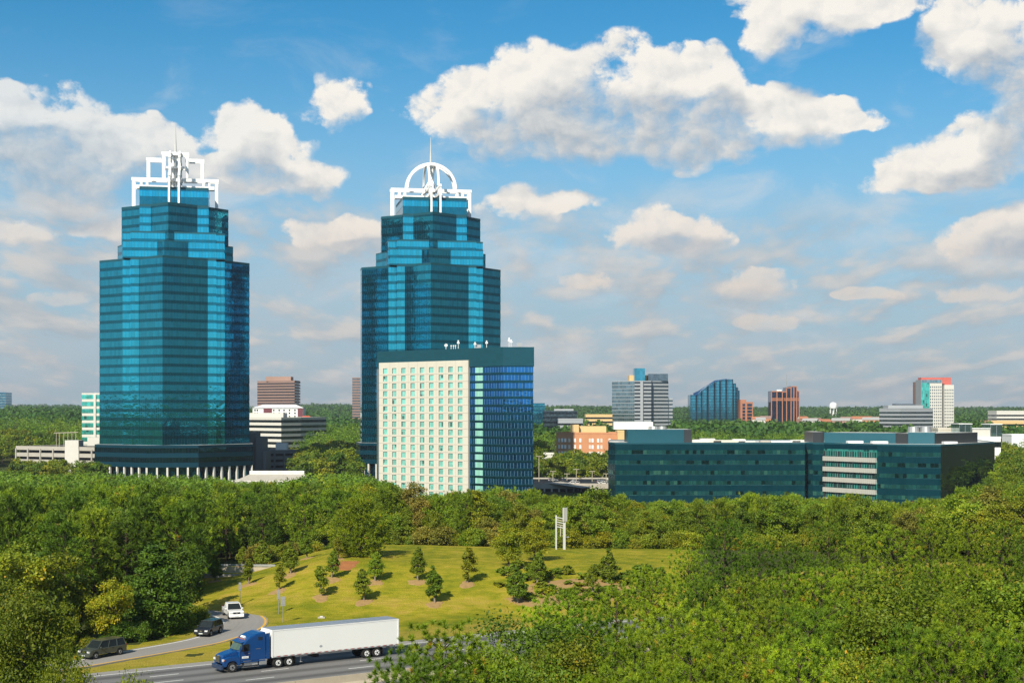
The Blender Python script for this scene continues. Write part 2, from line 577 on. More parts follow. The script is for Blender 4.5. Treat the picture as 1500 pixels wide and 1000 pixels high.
M['ho_bright'] = glass('stair_window_glass', (0.26, 0.55, 0.46), 0.08, (0.9, 2.95), 0.06, (0.2, 0.35, 0.3), metal=0.1, var=0.25, wav=0.1)
M['lo_sp'] = glass('office_spandrel_glass', (0.005, 0.072, 0.105), 0.10, (1.5, 4.0), 0.03, metal=0.6, var=0.12, wav=0.1)
M['pod_sp'] = plain('podium_spandrel', (0.004, 0.045, 0.072), 0.3, 0.3, var=0.08, scale=0.2)
M['lo_vi'] = glass('office_ribbon_glass', (0.035, 0.20, 0.22), 0.05, (1.5, 4.0), 0.07, (0.008, 0.03, 0.035), metal=0.8, var=0.8, wav=0.15, dark=0.14, lit=(0.05, (0.14, 0.42, 0.36)))
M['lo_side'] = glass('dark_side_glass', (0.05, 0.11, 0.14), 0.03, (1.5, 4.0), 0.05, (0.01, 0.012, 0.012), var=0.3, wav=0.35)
M['green_gl'] = glass('green_glass', (0.10, 0.60, 0.52), 0.05, (1.6, 3.6), 0.07, (0.10, 0.30, 0.28), metal=0.7, var=0.6, dark=0.1)
M['dark_gl'] = glass('dark_glass', (0.05, 0.07, 0.09), 0.08, (1.5, 3.6), 0.06, var=0.5)
M['pale_gl'] = glass('pale_blue_glass', (0.28, 0.42, 0.47), 0.06, (3.0, 4.0), 0.08, (0.2, 0.24, 0.26), var=0.5)
M['grey_gl'] = glass('grey_glass', (0.16, 0.22, 0.26), 0.08, (1.5, 4.0), 0.06, var=0.4)
M['cyan_gl'] = glass('cyan_glass', (0.06, 0.36, 0.50), 0.05, (3.0, 4.0), 0.06, (0.03, 0.16, 0.24), var=0.35)
M['cyan_sp'] = glass('cyan_spandrel', (0.03, 0.23, 0.36), 0.10, (3.0, 4.0), 0.04, var=0.2)
M['blueroof'] = glass('blue_glass_roof', (0.02, 0.14, 0.34), 0.08, (3.0, 4.0), 0.05, var=0.2)
M['navy_gl'] = glass('navy_glass', (0.05, 0.08, 0.16), 0.06, (3.0, 4.0), 0.06, var=0.4)

# foliage
M['leaf'] = leafmat('broad_leaf', [(0.0, (0.0822, 0.1503, 0.0098)), (0.5, (0.1557, 0.2297, 0.0137)), (0.93, (0.2470, 0.2915, 0.0176)), (1.0, (0.3660, 0.2473, 0.0147))])
M['needle'] = leafmat('pine_needle', [(0.0, (0.0600, 0.1080, 0.0060)), (0.5, (0.1680, 0.2506, 0.0090)), (0.95, (0.2940, 0.3726, 0.0140)), (1.0, (0.3600, 0.1836, 0.0200))], 0.14, huevar=0.018)
M['darkleaf'] = leafmat('oak_leaf', [(0.0, (0.0822, 0.1373, 0.0090)), (0.6, (0.1469, 0.2102, 0.0118)), (1.0, (0.2497, 0.2767, 0.0145))], 0.2)


def lawnmat():
    m, t, b = mat('lawn_grass')
    c = t.new('ShaderNodeTexCoord')
    o = c.outputs['Object']
    d = t.new('ShaderNodeAttribute', attribute_name='tint')
    n1 = t.noise(o, 0.045, 5, 0.6)
    n2 = t.noise(o, 0.35, 5, 0.65)
    n3 = t.noise(o, 5.0, 3, 0.6)
    mp = t.new('ShaderNodeMapping')
    mp.inputs['Scale'].default_value = (0.35, 1.6, 1)
    t.put(mp.inputs[0], o)
    n4 = t.noise(mp.outputs[0], 1.1, 5, 0.7)
    f = t.m('ADD', t.m('MULTIPLY', n1, 0.5), t.m('MULTIPLY', n2, 0.5))
    col = t.ramp(f, [(0.36, (0.110, 0.145, 0.008)), (0.46, (0.205, 0.212, 0.010)), (0.54, (0.305, 0.268, 0.018)), (0.64, (0.40, 0.29, 0.045))])
    dry = t.m('ADD', d.outputs['Fac'], t.m('MULTIPLY', t.m('SUBTRACT', n2, 0.5), 1.2))
    col = t.mix(t.m('MULTIPLY', t.ss(dry, 0.25, 0.95), 0.75), col, (0.34, 0.26, 0.045))
    k = t.m('ADD', t.m('MULTIPLY_ADD', n3, 0.7, 0.20), t.m('MULTIPLY', n4, 0.95))
    col = t.mix(1.0, col, t.xyz(k, k, k), 'MULTIPLY')
    t.put(b.inputs['Base Color'], col)
    b.inputs['Roughness'].default_value = 0.95
    b.inputs['Specular IOR Level'].default_value = 0.1
    bp = t.new('ShaderNodeBump')
    bp.inputs['Strength'].default_value = 0.7
    bp.inputs['Distance'].default_value = 0.25
    t.put(bp.inputs['Height'], n3)
    t.l.new(bp.outputs[0], b.inputs['Normal'])
    return m


def asphalt(name, col, lanes=None):
    m, t, b = mat(name)
    uv = t.new('ShaderNodeUVMap')
    u, v, _ = t.sep(uv.outputs[0])
    st = t.noise(t.xyz(t.m('MULTIPLY', u, 0.03), v, 0.0), 1.5, 5, 0.6)
    fine = t.noise(t.xyz(u, v, 0.0), 6.0, 4, 0.7)
    pat = t.noise(t.xyz(t.m('MULTIPLY', u, 0.3), v, 2.0), 0.35, 4, 0.6)
    k = t.m('ADD', t.m('MULTIPLY_ADD', st, 0.5, 0.55), t.m('ADD', t.m('MULTIPLY', fine, 0.25), t.m('MULTIPLY', pat, 0.35)))
    k = t.m('MULTIPLY', k, 0.9)
    if lanes:
        w = t.m('ABSOLUTE', t.m('SUBTRACT', t.m('FRACT', t.m('DIVIDE', t.m('SUBTRACT', v, lanes[0]), lanes[1])), 0.5))
        k = t.m('MULTIPLY', k, t.ss(w, 0.05, 0.36, 0.52, 1.0))
    t.put(b.inputs['Base Color'], t.mix(1.0, col, t.xyz(k, k, k), 'MULTIPLY'))
    b.inputs['Roughness'].default_value = 0.85
    return m


M['lawn'] = lawnmat()
M['freeway'] = asphalt('freeway_asphalt', (0.175, 0.17, 0.165), (0.0, 3.63))
M['ramp'] = asphalt('ramp_asphalt', (0.27, 0.255, 0.235))
M['mulch'] = plain('pine_straw_mulch', (0.34, 0.215, 0.085), 0.95, var=0.3, scale=1.2, bump=0.6)
M['clay'] = plain('red_clay', (0.36, 0.14, 0.045), 0.95, var=0.3, scale=0.5, bump=0.5)


def terrainmat():
    m, t, b = mat('woodland_floor')
    c = t.new('ShaderNodeTexCoord')
    n = t.noise(c.outputs['Object'], 0.02, 6, 0.65)
    n2 = t.noise(c.outputs['Object'], 0.4, 5, 0.65)
    f = t.m('ADD', t.m('MULTIPLY', n, 0.5), t.m('MULTIPLY', n2, 0.5))
    t.put(b.inputs['Base Color'], t.ramp(f, [(0.35, (0.030, 0.045, 0.012)), (0.5, (0.055, 0.065, 0.018)), (0.65, (0.09, 0.075, 0.03))]))
    b.inputs['Roughness'].default_value = 1.0
    b.inputs['Specular IOR Level'].default_value = 0.05
    return m


M['floor'] = terrainmat()

# ------------------------------------------------------------------ terrain
P0 = np.array(G(314, 972))
DIR = np.array([0.82, 0.573]); DIR /= np.linalg.norm(DIR)
NRM = np.array([DIR[1], -DIR[0]])          # towards the camera


def sl(x, y):
    """freeway coordinates: along, across (positive towards the camera)"""
    dx_, dy_ = x - P0[0], y - P0[1]
    return dx_ * DIR[0] + dy_ * DIR[1], dx_ * NRM[0] + dy_ * NRM[1]


def fw(s, t):
    p = P0 + DIR * s + NRM * t
    return (float(p[0]), float(p[1]))


def catmull(pts, n=10):
    out_ = []
    P = [pts[0]] + list(pts) + [pts[-1]]
    for i in range(1, len(P) - 2):
        p0, p1, p2, p3 = (np.array(P[k], float) for k in (i - 1, i, i + 1, i + 2))
        for j in range(n):
            t = j / n
            out_.append(0.5 * ((2 * p1) + (-p0 + p2) * t + (2 * p0 - 5 * p1 + 4 * p2 - p3) * t * t + (-p0 + 3 * p1 - 3 * p2 + p3) * t ** 3))
    out_.append(np.array(pts[-1], float))
    return np.array(out_)


def resample(c, n):
    d = np.r_[0, np.cumsum(np.linalg.norm(np.diff(c, axis=0), axis=1))]
    s = np.linspace(0, d[-1], n)
    return np.stack([np.interp(s, d, c[:, 0]), np.interp(s, d, c[:, 1])], 1), s


_white = [G(200, 893), G(250, 893.5), G(285, 896), G(310, 901), G(324, 907), G(327.5, 912), G(319, 920), G(281.6, 935.6), G(184, 954), G(100, 970), G(0, 989), G(-120, 1010)]
_yell = [G(200, 882), G(250, 882.5), G(290, 884.5), G(335, 888.5), G(364, 895), G(382, 901.5), G(389, 910), G(379, 921), G(337, 936), G(296, 946), G(130, 975), G(30, 993), G(-100, 1016)]
RAMP_W, _ = resample(catmull(_white), 90)
RAMP_Y, _ = resample(catmull(_yell), 90)
# pair the two edges by direction from a common centre line
RAMP_C = (RAMP_W + RAMP_Y) / 2


def ramp_dist(x, y):
    x = np.asarray(x, float); y = np.asarray(y, float)
    d = np.full(x.shape, 1e9)
    for c in RAMP_C:
        d = np.minimum(d, np.hypot(x - c[0], y - c[1]))
    return d


def ground(x, y, roads=False):
    x = np.asarray(x, float); y = np.asarray(y, float)
    r = np.hypot(x, y)
    zf = np.interp(r, [0, 262, 330, 520, 620, 720, 900, 1200, 2000, 4000, 7000, 12000, 30000], [0, 0, -3, -9, -8, -7, -4, 2, 7, 20, 30, 36, 36])
    zb = np.interp(r, [0, 150, 400, 900, 2500, 12000, 30000], [0, 0, 8, 20, 40, 60, 60])
    k = sstep(-0.35, 0.25, y / np.maximum(r, 1))
    z = zf * k + zb * (1 - k)
    far = sstep(900, 2500, r)
    z = z + far * (5 * np.sin(x / 310 + 1.0) * np.sin(y / 420) + 4 * np.sin(x / 730 + y / 900 + 2))
    left = sstep(-150, -420, x) * sstep(700, 1000, y)
    z = z + left * 7
    # grassed knoll
    t = np.clip((y - 201) / 29, 0, 1)
    f = 0.45 * t + 0.55 * t * t * (3 - 2 * t)
    h = np.interp(x, [-60, -50, -46, -29, -15, 5, 40, 70, 100], [-0.8, -0.3, 0.2, 4.6, 4.3, 3.7, 3.4, 3.0, 0.5])
    f = f * np.interp(y, [229, 272, 292, 345], [1.0, 0.86, 0.55, 0])
    z = z + f * h + (f > 0) * 0.10 * np.sin(x * 0.35 + 1.3) * np.sin(y * 0.31) * t
    return z


LX0, LX1, LY0, LY1 = -80, 84, 126, 300


def build_terrain():
    na = 0
    ang = np.r_[np.radians(np.arange(-26, 26.01, 0.5)), np.radians(np.arange(32, 328.1, 6))]
    ang = np.unique(np.round(ang, 5))
    rad = np.r_[[2, 20, 50, 80, 110], np.geomspace(130, 1500, 130), np.geomspace(1550, 28000, 60)]
    A, Rr = np.meshgrid(ang, rad)
    X = np.sin(A) * Rr
    Y = np.cos(A) * Rr
    Z = ground(X, Y)
    ins = np.minimum(np.minimum(X - LX0, LX1 - X), np.minimum(Y - LY0, LY1 - Y))
    Z = Z - 1.0 * sstep(2, 8, ins) - 0.35
    nA, nR = len(ang), len(rad)
    V = np.stack([X, Y, Z], -1).reshape(-1, 3)
    idx = np.arange(nA * nR).reshape(nR, nA)
    nxt = np.roll(idx, -1, axis=1)
    Fq = np.stack([idx[:-1], idx[1:], nxt[1:], nxt[:-1]], -1).reshape(-1, 4)
    me = np_mesh('ground', V, Fq[:, ::-1], [M['floor']], smooth=True)
    o = bpy.data.objects.new('ground', me)
    COL.objects.link(o)
    tag(o, kind='structure')
    # fix the winding
    # lawn sheet
    xs = np.arange(LX0, LX1 + 0.1, 0.6); ys = np.arange(LY0, LY1 + 0.1, 0.6)
    X, Y = np.meshgrid(xs, ys)
    Z = ground(X, Y)
    rng = np.random.default_rng(3)
    Z = Z + rng.normal(0, 0.018, Z.shape)
    s_, t_ = sl(X, Y)
    rd = ramp_dist(X, Y)
    Z = Z - 0.22 * sstep(-1.2, 0.0, t_) - 0.18 * sstep(2.8, 1.9, rd)
    dry = np.maximum(np.clip(1 - np.abs(t_ + 6) / 9, 0, 1), np.clip(1 - rd / 10, 0, 1))
    dry = np.maximum(dry, np.clip(1 - np.abs(Y - 208 + 0.1 * X) / 8, 0, 1) * 0.55 * (X > -36))
    n = len(xs); m_ = len(ys)
    idx = np.arange(n * m_).reshape(m_, n)
    Fq = np.stack([idx[:-1, :-1], idx[:-1, 1:], idx[1:, 1:], idx[1:, :-1]], -1).reshape(-1, 4)
    PX = 750 + X / Y * F
    edge = 6.3 + 0.8 * np.sin(X * 0.9) + 0.6 * np.sin(Y * 1.3 + X * 0.4)
    wood = ((PX < 292) & (rd > edge) & (t_ < -7 + np.sin(X)) & (Y > 168)) | (Y > 281 + np.sin(X * 0.7)) | ((PX > 1010) & (t_ < -9)) | (t_ > 44)
    mi = wood[:-1, :-1].ravel().astype(int)
    me = np_mesh('lawn', np.stack([X, Y, Z], -1).reshape(-1, 3), Fq, [M['lawn'], M['floor']], tint=dry.ravel(), mi=mi, smooth=True)
    o = bpy.data.objects.new('lawn', me)
    COL.objects.link(o)
    tag(o, kind='structure')


build_terrain()


def ribbon(name, A, B, z, m, skirt=0.35, **kw):
    """paved strip between two edge lines with a skirt down both sides"""
    mb = MB()
    u = 0.0
    for i in range(len(A) - 1):
        a0, a1, b0, b1 = A[i], A[i + 1], B[i], B[i + 1]
        L = float(np.linalg.norm(np.array(a1) - np.array(a0)))
        w = float(np.linalg.norm(np.array(a0) - np.array(b0)))
        mb.face([(a0[0], a0[1], z), (a1[0], a1[1], z), (b1[0], b1[1], z), (b0[0], b0[1], z)], m, [(u, 0), (u + L, 0), (u + L, w), (u, w)])
        if skirt:
            mb.face([(a0[0], a0[1], z), (a0[0], a0[1], z - skirt), (a1[0], a1[1], z - skirt), (a1[0], a1[1], z)], m)
            mb.face([(b0[0], b0[1], z), (b1[0], b1[1], z), (b1[0], b1[1], z - skirt), (b0[0], b0[1], z - skirt)], m)
        u += L
    return mb.build(name, **kw)


def stripe(c, w):
    c = np.array(c, float)
    d = np.gradient(c, axis=0)
    d /= np.linalg.norm(d, axis=1)[:, None]
    n = np.stack([-d[:, 1], d[:, 0]], 1)
    return c + n * w / 2, c - n * w / 2


# freeway
SA, SB = -90.0, 240.0
ss_ = np.arange(SA, SB + 1, 6.0)
ribbon('freeway', [fw(s, 0.0) for s in ss_], [fw(s, 18.9) for s in ss_], 0.030, M['freeway'], kind='structure')
ribbon('far_shoulder', [fw(s, -2.0) for s in ss_], [fw(s, 0.0) for s in ss_], 0.026, M['ramp'], kind='structure')
ribbon('opposite_carriageway', [fw(s, 19.7) for s in ss_], [fw(s, 40.0) for s in ss_], 0.030, M['freeway'], kind='structure')
mb = MB()
for (t_, w_, mm) in ((0.0, 0.2, 'whitepaint'), (16.0, 0.2, 'yellowpaint')):
    for a, b in zip(ss_[:-1], ss_[1:]):
        p = [fw(a, t_ - w_ / 2), fw(a, t_ + w_ / 2), fw(b, t_ + w_ / 2), fw(b, t_ - w_ / 2)]
        mb.face([(q[0], q[1], 0.036) for q in p], M[mm])
sA, _t = sl(*G(389.6, 982)); sC, _t = sl(*G(368, 995))
for (t_, s0) in ((3.63, sl(*G(224, 989))[0]), (7.25, sA), (11.1, sC)):
    s = s0 - 12 * 6
    while s < SB - 4:
        p = [fw(s, t_ - 0.085), fw(s, t_ + 0.085), fw(s + 3.2, t_ + 0.085), fw(s + 3.2, t_ - 0.085)]
        mb.face([(q[0], q[1], 0.036) for q in p], M['whitepaint'])
        s += 11.9
mb.build('lane_markings', kind='structure')
# ramp
d_out = RAMP_W - RAMP_Y
d_out /= np.linalg.norm(d_out, axis=1)[:, None]
ribbon('ramp_road', RAMP_W + d_out * 1.0, RAMP_Y - d_out * 0.45, 0.045, M['ramp'], kind='structure')
a, b = stripe(RAMP_W, 0.22)
ribbon('ramp_white_line', a, b, 0.052, M['whitepaint'], 0, kind='structure')
a, b = stripe(RAMP_Y, 0.28)
ribbon('ramp_yellow_line', a, b, 0.052, M['yellowpaint'], 0, kind='structure')

# median barrier: jersey profile along the freeway
mb = MB()
prof = [(-0.38, 0.0), (-0.38, 0.08), (-0.16, 0.34), (-0.09, 1.02), (0.09, 1.02), (0.16, 0.34), (0.38, 0.08), (0.38, 0.0)]
seg = 9.0
s = SA
while s < SB:
    A_ = [(*fw(s + 0.03, 19.3 + x), z) for x, z in prof]
    B_ = [(*fw(s + seg - 0.03, 19.3 + x), z) for x, z in prof]
    for i in range(len(prof) - 1):
        mb.face([A_[i], B_[i], B_[i + 1], A_[i + 1]], M['barrier'])
    mb.face(list(reversed(A_)), M['barrier']); mb.face(B_, M['barrier'])
    s += seg
mb.build('median_barrier', label='weathered tan concrete median barrier along the near edge of the freeway', cat='road barrier')


# ------------------------------------------------------------------ buildings
def rot4(side):
    out_ = []
    pts = list(side)
    for _ in range(4):
        out_ += pts
        pts = [(-y, x) for x, y in pts]
    return out_


def rot_sides(front, side):
    out_ = list(front)
    pts = list(side)
    for _ in range(3):
        pts = [(-y, x) for x, y in pts]
        out_ += pts
    return out_


PLAN_LOW = rot_sides([(-20, -20), (-20, -24), (-16.1, -24), (-4.6, -36), (3.2, -31.6), (16.1, -24), (20, -24)],
                     [(-20, -20), (-20, -24), (-16.1, -24), (-3.9, -36), (3.9, -36), (16.1, -24), (20, -24)])
PLAN_MID = rot4([(-20, -20), (-20, -24), (20, -24)])
PLAN_STEP = rot4([(-23.6, -23.6), (-8, -23.6), (-4.2, -28), (3.4, -25.4), (8, -23.6)])
PLAN_UP = rot_sides([(-16.3, -16.3), (-11, -16.3), (-2.4, -25.7), (1.4, -23.4), (11, -16.3)], [(-16.3, -16.3), (-11, -16.3), (-1.65, -25.7), (1.65, -25.7), (11, -16.3)])
PLAN_TOP = rot4([(-16.3, -16.3)])
PLAN_POD = rot4([(-12, -37.6), (12, -37.6)])
FH = 4.27
YAW = R(10.5)


def bar(mb, a, b, w, t, m, axis):
    """square member from a to b in the plane of 'axis' (0: x-z plane, 1: y-z plane); w in the plane, t across"""
    (x0, z0), (x1, z1), off = a[:2], b[:2], a[2]
    lx, lz = abs(x1 - x0), abs(z1 - z0)
    sx, sz = (lx, w) if lx > lz else (w, lz)
    cx, cz = (x0 + x1) / 2, (z0 + z1) / 2
    if axis == 0:
        mb.box((cx, off, cz), (sx, t, sz), m)
    else:
        mb.box((off, cx, cz), (t, sx, sz), m)


def tower(name, label, px, Y, arched):
    zb = -7.2
    cx = X_(px, Y)
    root = empty(name, (cx, Y, zb), YAW, label, 'office tower')
    L = lambda z: z - zb
    mb = MB()
    tiers = [(PLAN_LOW, 11.5, 100.5), (PLAN_MID, 100.5, 113.0), (PLAN_STEP, 100.5, 108.5), (PLAN_UP, 100.45, 127.0), (PLAN_TOP, 127.0, 135.5)]
    for p, a, b in tiers:
        mb.prism(p, L(a), L(b), M['tw_sp'], M['roofgrey'])
        q = offset_poly(p, 0.06)
        mb.wallring(q, L(b) - 0.9, L(b) + 0.35, M['tealpanel'])          # parapet trim
    mb.build('wall', root)
    pod = MB()
    pod.prism(PLAN_POD, L(1.1), L(11.5), M['pod_sp'], M['roofgrey'], True)
    pod.build('podium', root)
    lob = MB()
    lob.prism([(x * 0.93, y * 0.93) for x, y in PLAN_POD], 0, L(1.1) - 0.01, M['lobby'])
    lob.build('lobby', root)
    # one ribbon of vision glass per floor, round every wing of the plan
    for k in range(-21, 9):
        z0 = 100.5 + FH * k + 0.75
        z1 = z0 + 2.75
        b = MB()
        for ti, (p, a, c) in enumerate(tiers):
            if z0 > a - 0.1 and z1 < c - 0.2:
                b.wallring(offset_poly(p, 0.07), L(z0), L(z1), M['tw_vi'], u0=k * 3.0)
        if z0 < 11.5 and z1 > 3.0:
            b.wallring(offset_poly(PLAN_POD, 0.07), L(z0 - 0.4), L(z1 - 0.5), M['lo_vi'])
        if b.v:
            b.build('window_band', root)
    for z0 in (3.4, 7.9):
        b = MB()
        b.wallring(offset_poly(PLAN_POD, 0.08), L(z0), L(z0) + 2.3, M['tw_dk'])
        b.build('window_band', root)
    # colonnade under the podium
    for i in range(len(PLAN_POD)):
        a, c = PLAN_POD[i], PLAN_POD[(i + 1) % len(PLAN_POD)]
        if (a[1] + c[1]) / 2 > 5:
            continue
        ln = math.hypot(c[0] - a[0], c[1] - a[1])
        n = max(2, int(round(ln / 5.2)))
        for j in range(n):
            f = j / n
            x, y = a[0] + (c[0] - a[0]) * f, a[1] + (c[1] - a[1]) * f
            x *= 0.985; y *= 0.985
            col = MB()
            col.box((x, y, L(1.1) / 2 - 0.02), (0.85, 0.85, L(1.1) - 0.04), M['offwhite'], rz=R(45) if abs(a[0] - c[0]) > 1 and abs(a[1] - c[1]) > 1 else 0)
            col.build('column', root)
    # crown
    wm = M['white_steel']
    for axis in (0, 1):
        e = 0.02 * axis
        for off in (-2.3, 2.3):
            f = MB()
            w, t = 1.5 - 2 * e, 0.95
            def B(x0, z0, x1, z1, ww=w):
                bar(f, (x0, L(z0), off), (x1, L(z1), off), ww, t, wm, axis)
            for sgn in (-1, 1):
                B(sgn * 20, 127.05, sgn * 20, 140.4 - e)
                B(sgn * 16.4, 138.55, sgn * 16.4, 140.38, 1.0)
                B(sgn * 13.6, 138.55, sgn * 13.6, 140.38, 1.0)
            B(-21.0, 141.4 - e, 21.0, 141.4 - e)
            B(-18.95, 137.7 - e, 18.95, 137.7 - e, 1.6)
            if not arched:
                for sgn in (-1, 1):
                    B(sgn * 13.0, 142.42, sgn * 13.0, 150.2 - e)
                    B(sgn * 5.6, 142.42, sgn * 5.6, 153.3 - e)
                    B(sgn * 6.65, 151.2 - e, sgn * 14.0, 151.2 - e)
                B(-6.6, 154.3 - e, 6.6, 154.3 - e)
                B(-4.55, 147.5, 4.55, 147.5, 1.0)
            f.build('crown_frame', root)
            if arched:
                g = MB()
                n = 28
                for i in range(n):
                    a0, a1 = math.pi * i / n, math.pi * (i + 1) / n
                    q = []
                    for rr in (13.3 - e, 11.85 + e):
                        for aa in (a0, a1):
                            q.append((math.cos(aa) * rr, L(142.42) + math.sin(aa) * rr))
                    P = lambda k, s: (q[k][0], off + s, q[k][1]) if axis == 0 else (off + s, q[k][0], q[k][1])
                    h = t / 2 + e
                    for quad in (((0, -h), (1, -h), (3, -h), (2, -h)), ((0, h), (2, h), (3, h), (1, h)), ((0, -h), (0, h), (1, h), (1, -h)), ((2, -h), (3, -h), (3, h), (2, h))):
                        g.face([P(k, s) for k, s in quad], wm)
                g.build('arch', root)
    ms = MB()
    for sx in (-1, 1):
        for sy in (-1, 1):
            ms.tube((sx * 1.2, sy * 1.2, L(135.5)), (sx * 0.9, sy * 0.9, L(154.0)), 0.28, wm, n=6)
            if arched:
                ms.tube((sx * 5.5, sy * 5.5, L(138)), (0, 0, L(148)), 0.35, wm, n=6)
            else:
                ms.box((sx * 1.2, sy * 1.2, L(145)), (0.7, 0.7, 14), wm)
    for z in (139, 143, 147, 151):
        for sx in (-1, 1):
            ms.box((sx * 1.05, 0, L(z)), (0.25, 2.0, 0.25), wm)
            ms.box((0, sx * 1.05, L(z) + 0.3), (2.0, 0.25, 0.25), wm)
    ms.tube((0, 0, L(135.5)), (0, 0, L(155.5)), 1.1, wm, 0.75, n=10)
    ms.tube((0, 0, L(155.4)), (0, 0, L(162)), 0.62, M['rooflight'], 0.38, n=8)
    ms.tube((0, 0, L(162)), (0, 0, L(169.2)), 0.36, M['rooflight'], 0.12, n=8)
    ms.build('mast', root)
    return root


tower('office_tower', 'tall teal glass tower with a white crown of stepped square frames', 257, 743, False)
tower('office_tower', 'tall teal glass tower with a white arched crown, behind the cream hotel', 631, 778, True)


def bands(root, poly, zs, h, m, edges=None, off=0.06, name='window_band', u0=0.0):
    q = offset_poly(poly, off)
    for i, z in enumerate(zs):
        b = MB()
        b.wallring(q, z, z + h, m, edges, u0 + i * 7.0)
        b.build(name, root)


def simple(name, label, cat, poly, z0, z1, wall, zs=(), h=1.5, gl=None, roof=None, group=None, edges=None, parapet=0.5):
    """building body with a glass ribbon part per storey; coordinates are world, the Empty sits at its foot"""
    cx = sum(p[0] for p in poly) / len(poly); cy = sum(p[1] for p in poly) / len(poly)
    root = empty(name, (cx, cy, z0), 0, label, cat, group)
    pl = [(p[0] - cx, p[1] - cy) for p in poly]
    mb = MB()
    mb.prism(pl, 0, z1 - z0, wall, M[roof] if roof else M['roofgrey'])
    if parapet:
        q = offset_poly(pl, 0.12)
        mb.wallring(q, z1 - z0 - 0.5, z1 - z0 + parapet, wall)
        mb.wallring(list(reversed(offset_poly(pl, -0.25))), z1 - z0, z1 - z0 + parapet, wall)
    mb.build('wall', root)
    if gl is not None:
        bands(root, pl, [z - z0 for z in zs], h, gl, edges)
    return root, pl, (cx, cy, z0)


def rect(px0, px1, Y, depth, Yb=None):
    """footprint whose front runs between two photo columns at depth Y (right end at Yb)"""
    Yb = Y if Yb is None else Yb
    a, b = (X_(px0, Y), Y), (X_(px1, Yb), Yb)
    dx_, dy_ = b[0] - a[0], b[1] - a[1]
    l = math.hypot(dx_, dy_)
    n = (-dy_ / l * depth, dx_ / l * depth)
    return [a, b, (b[0] + n[0], b[1] + n[1]), (a[0] + n[0], a[1] + n[1])]


def addblock(root, org, poly, z0, z1, m, roof='roofgrey', name='upper_block'):
    mb = MB()
    mb.prism([(p[0] - org[0], p[1] - org[1]) for p in poly], z0 - org[2], z1 - org[2], m, M[roof])
    return mb.build(name, root)


def zr(z0, z1, step):
    return list(np.arange(z0, z1, step))


def punched(mb, o, d, L_, z0, z1, cols, rows, depth, m):
    """wall plane from point o along unit d with real window openings; reveals go inward by depth"""
    n_in = (-d[1], d[0])
    P = lambda u, z, k=0.0: (o[0] + d[0] * u + n_in[0] * k, o[1] + d[1] * u + n_in[1] * k, z)
    us = sorted({0.0, L_} | {c for ab in cols for c in ab})
    zs = sorted({z0, z1} | {c for ab in rows for c in ab})
    for a, b in zip(us[:-1], us[1:]):
        for c, e in zip(zs[:-1], zs[1:]):
            if any(abs(a - p) < 1e-6 for p, q in cols) and any(abs(c - p) < 1e-6 for p, q in rows):
                mb.face([P(a, c), P(a, c, depth), P(a, e, depth), P(a, e)], m)
                mb.face([P(b, c), P(b, e), P(b, e, depth), P(b, c, depth)], m)
                mb.face([P(a, c), P(b, c), P(b, c, depth), P(a, c, depth)], m)
                mb.face([P(a, e), P(a, e, depth), P(b, e, depth), P(b, e)], m)
            else:
                mb.face([P(a, c), P(b, c), P(b, e), P(a, e)], m)
    return P


def windows(root, P, cols, rows, depth, gm, order, rng, curtain=None, cap=100, name='window', frame=None):
    n = 0
    rest = MB()
    for (ci, ri) in order:
        a, b = cols[ci]; c, e = rows[ri]
        w = MB() if n < cap else rest
        u0 = ci * 11.7 + 0.9 * rng.random(); v0 = ri * 9.1
        k = depth - 0.02
        w.face([P(a, c, k), P(b, c, k), P(b, e, k), P(a, e, k)], gm, [(u0, v0), (u0 + b - a, v0), (u0 + b - a, v0 + e - c), (u0, v0 + e - c)])
        if frame:  # dark strips left and top only: the reveal's shadow painted on the pane
            w.face([P(a, c, k - 0.05), P(a + 0.14, c, k - 0.05), P(a + 0.14, e, k - 0.05), P(a, e, k - 0.05)], frame)
            w.face([P(a + 0.14, e - 0.16, k - 0.05), P(b, e - 0.16, k - 0.05), P(b, e, k - 0.05), P(a + 0.14, e, k - 0.05)], frame)
        if curtain and rng.random() < 0.8:
            f0 = 0.30 + 0.25 * rng.random() if rng.random() < 0.45 else 0.12
            w.face([P(a + (b - a) * f0, c + 0.05, k - 0.03), P(b - 0.05, c + 0.05, k - 0.03), P(b - 0.05, e - 0.05, k - 0.03), P(a + (b - a) * f0, e - 0.05, k - 0.03)], curtain, [(u0, v0), (u0 + 0.8, v0), (u0 + 0.8, v0 + 1.8), (u0, v0 + 1.8)])
        if w is not rest:
            w.build(name, root)
        n += 1
    if rest.v:
        rest.build(name, root, kind='stuff')


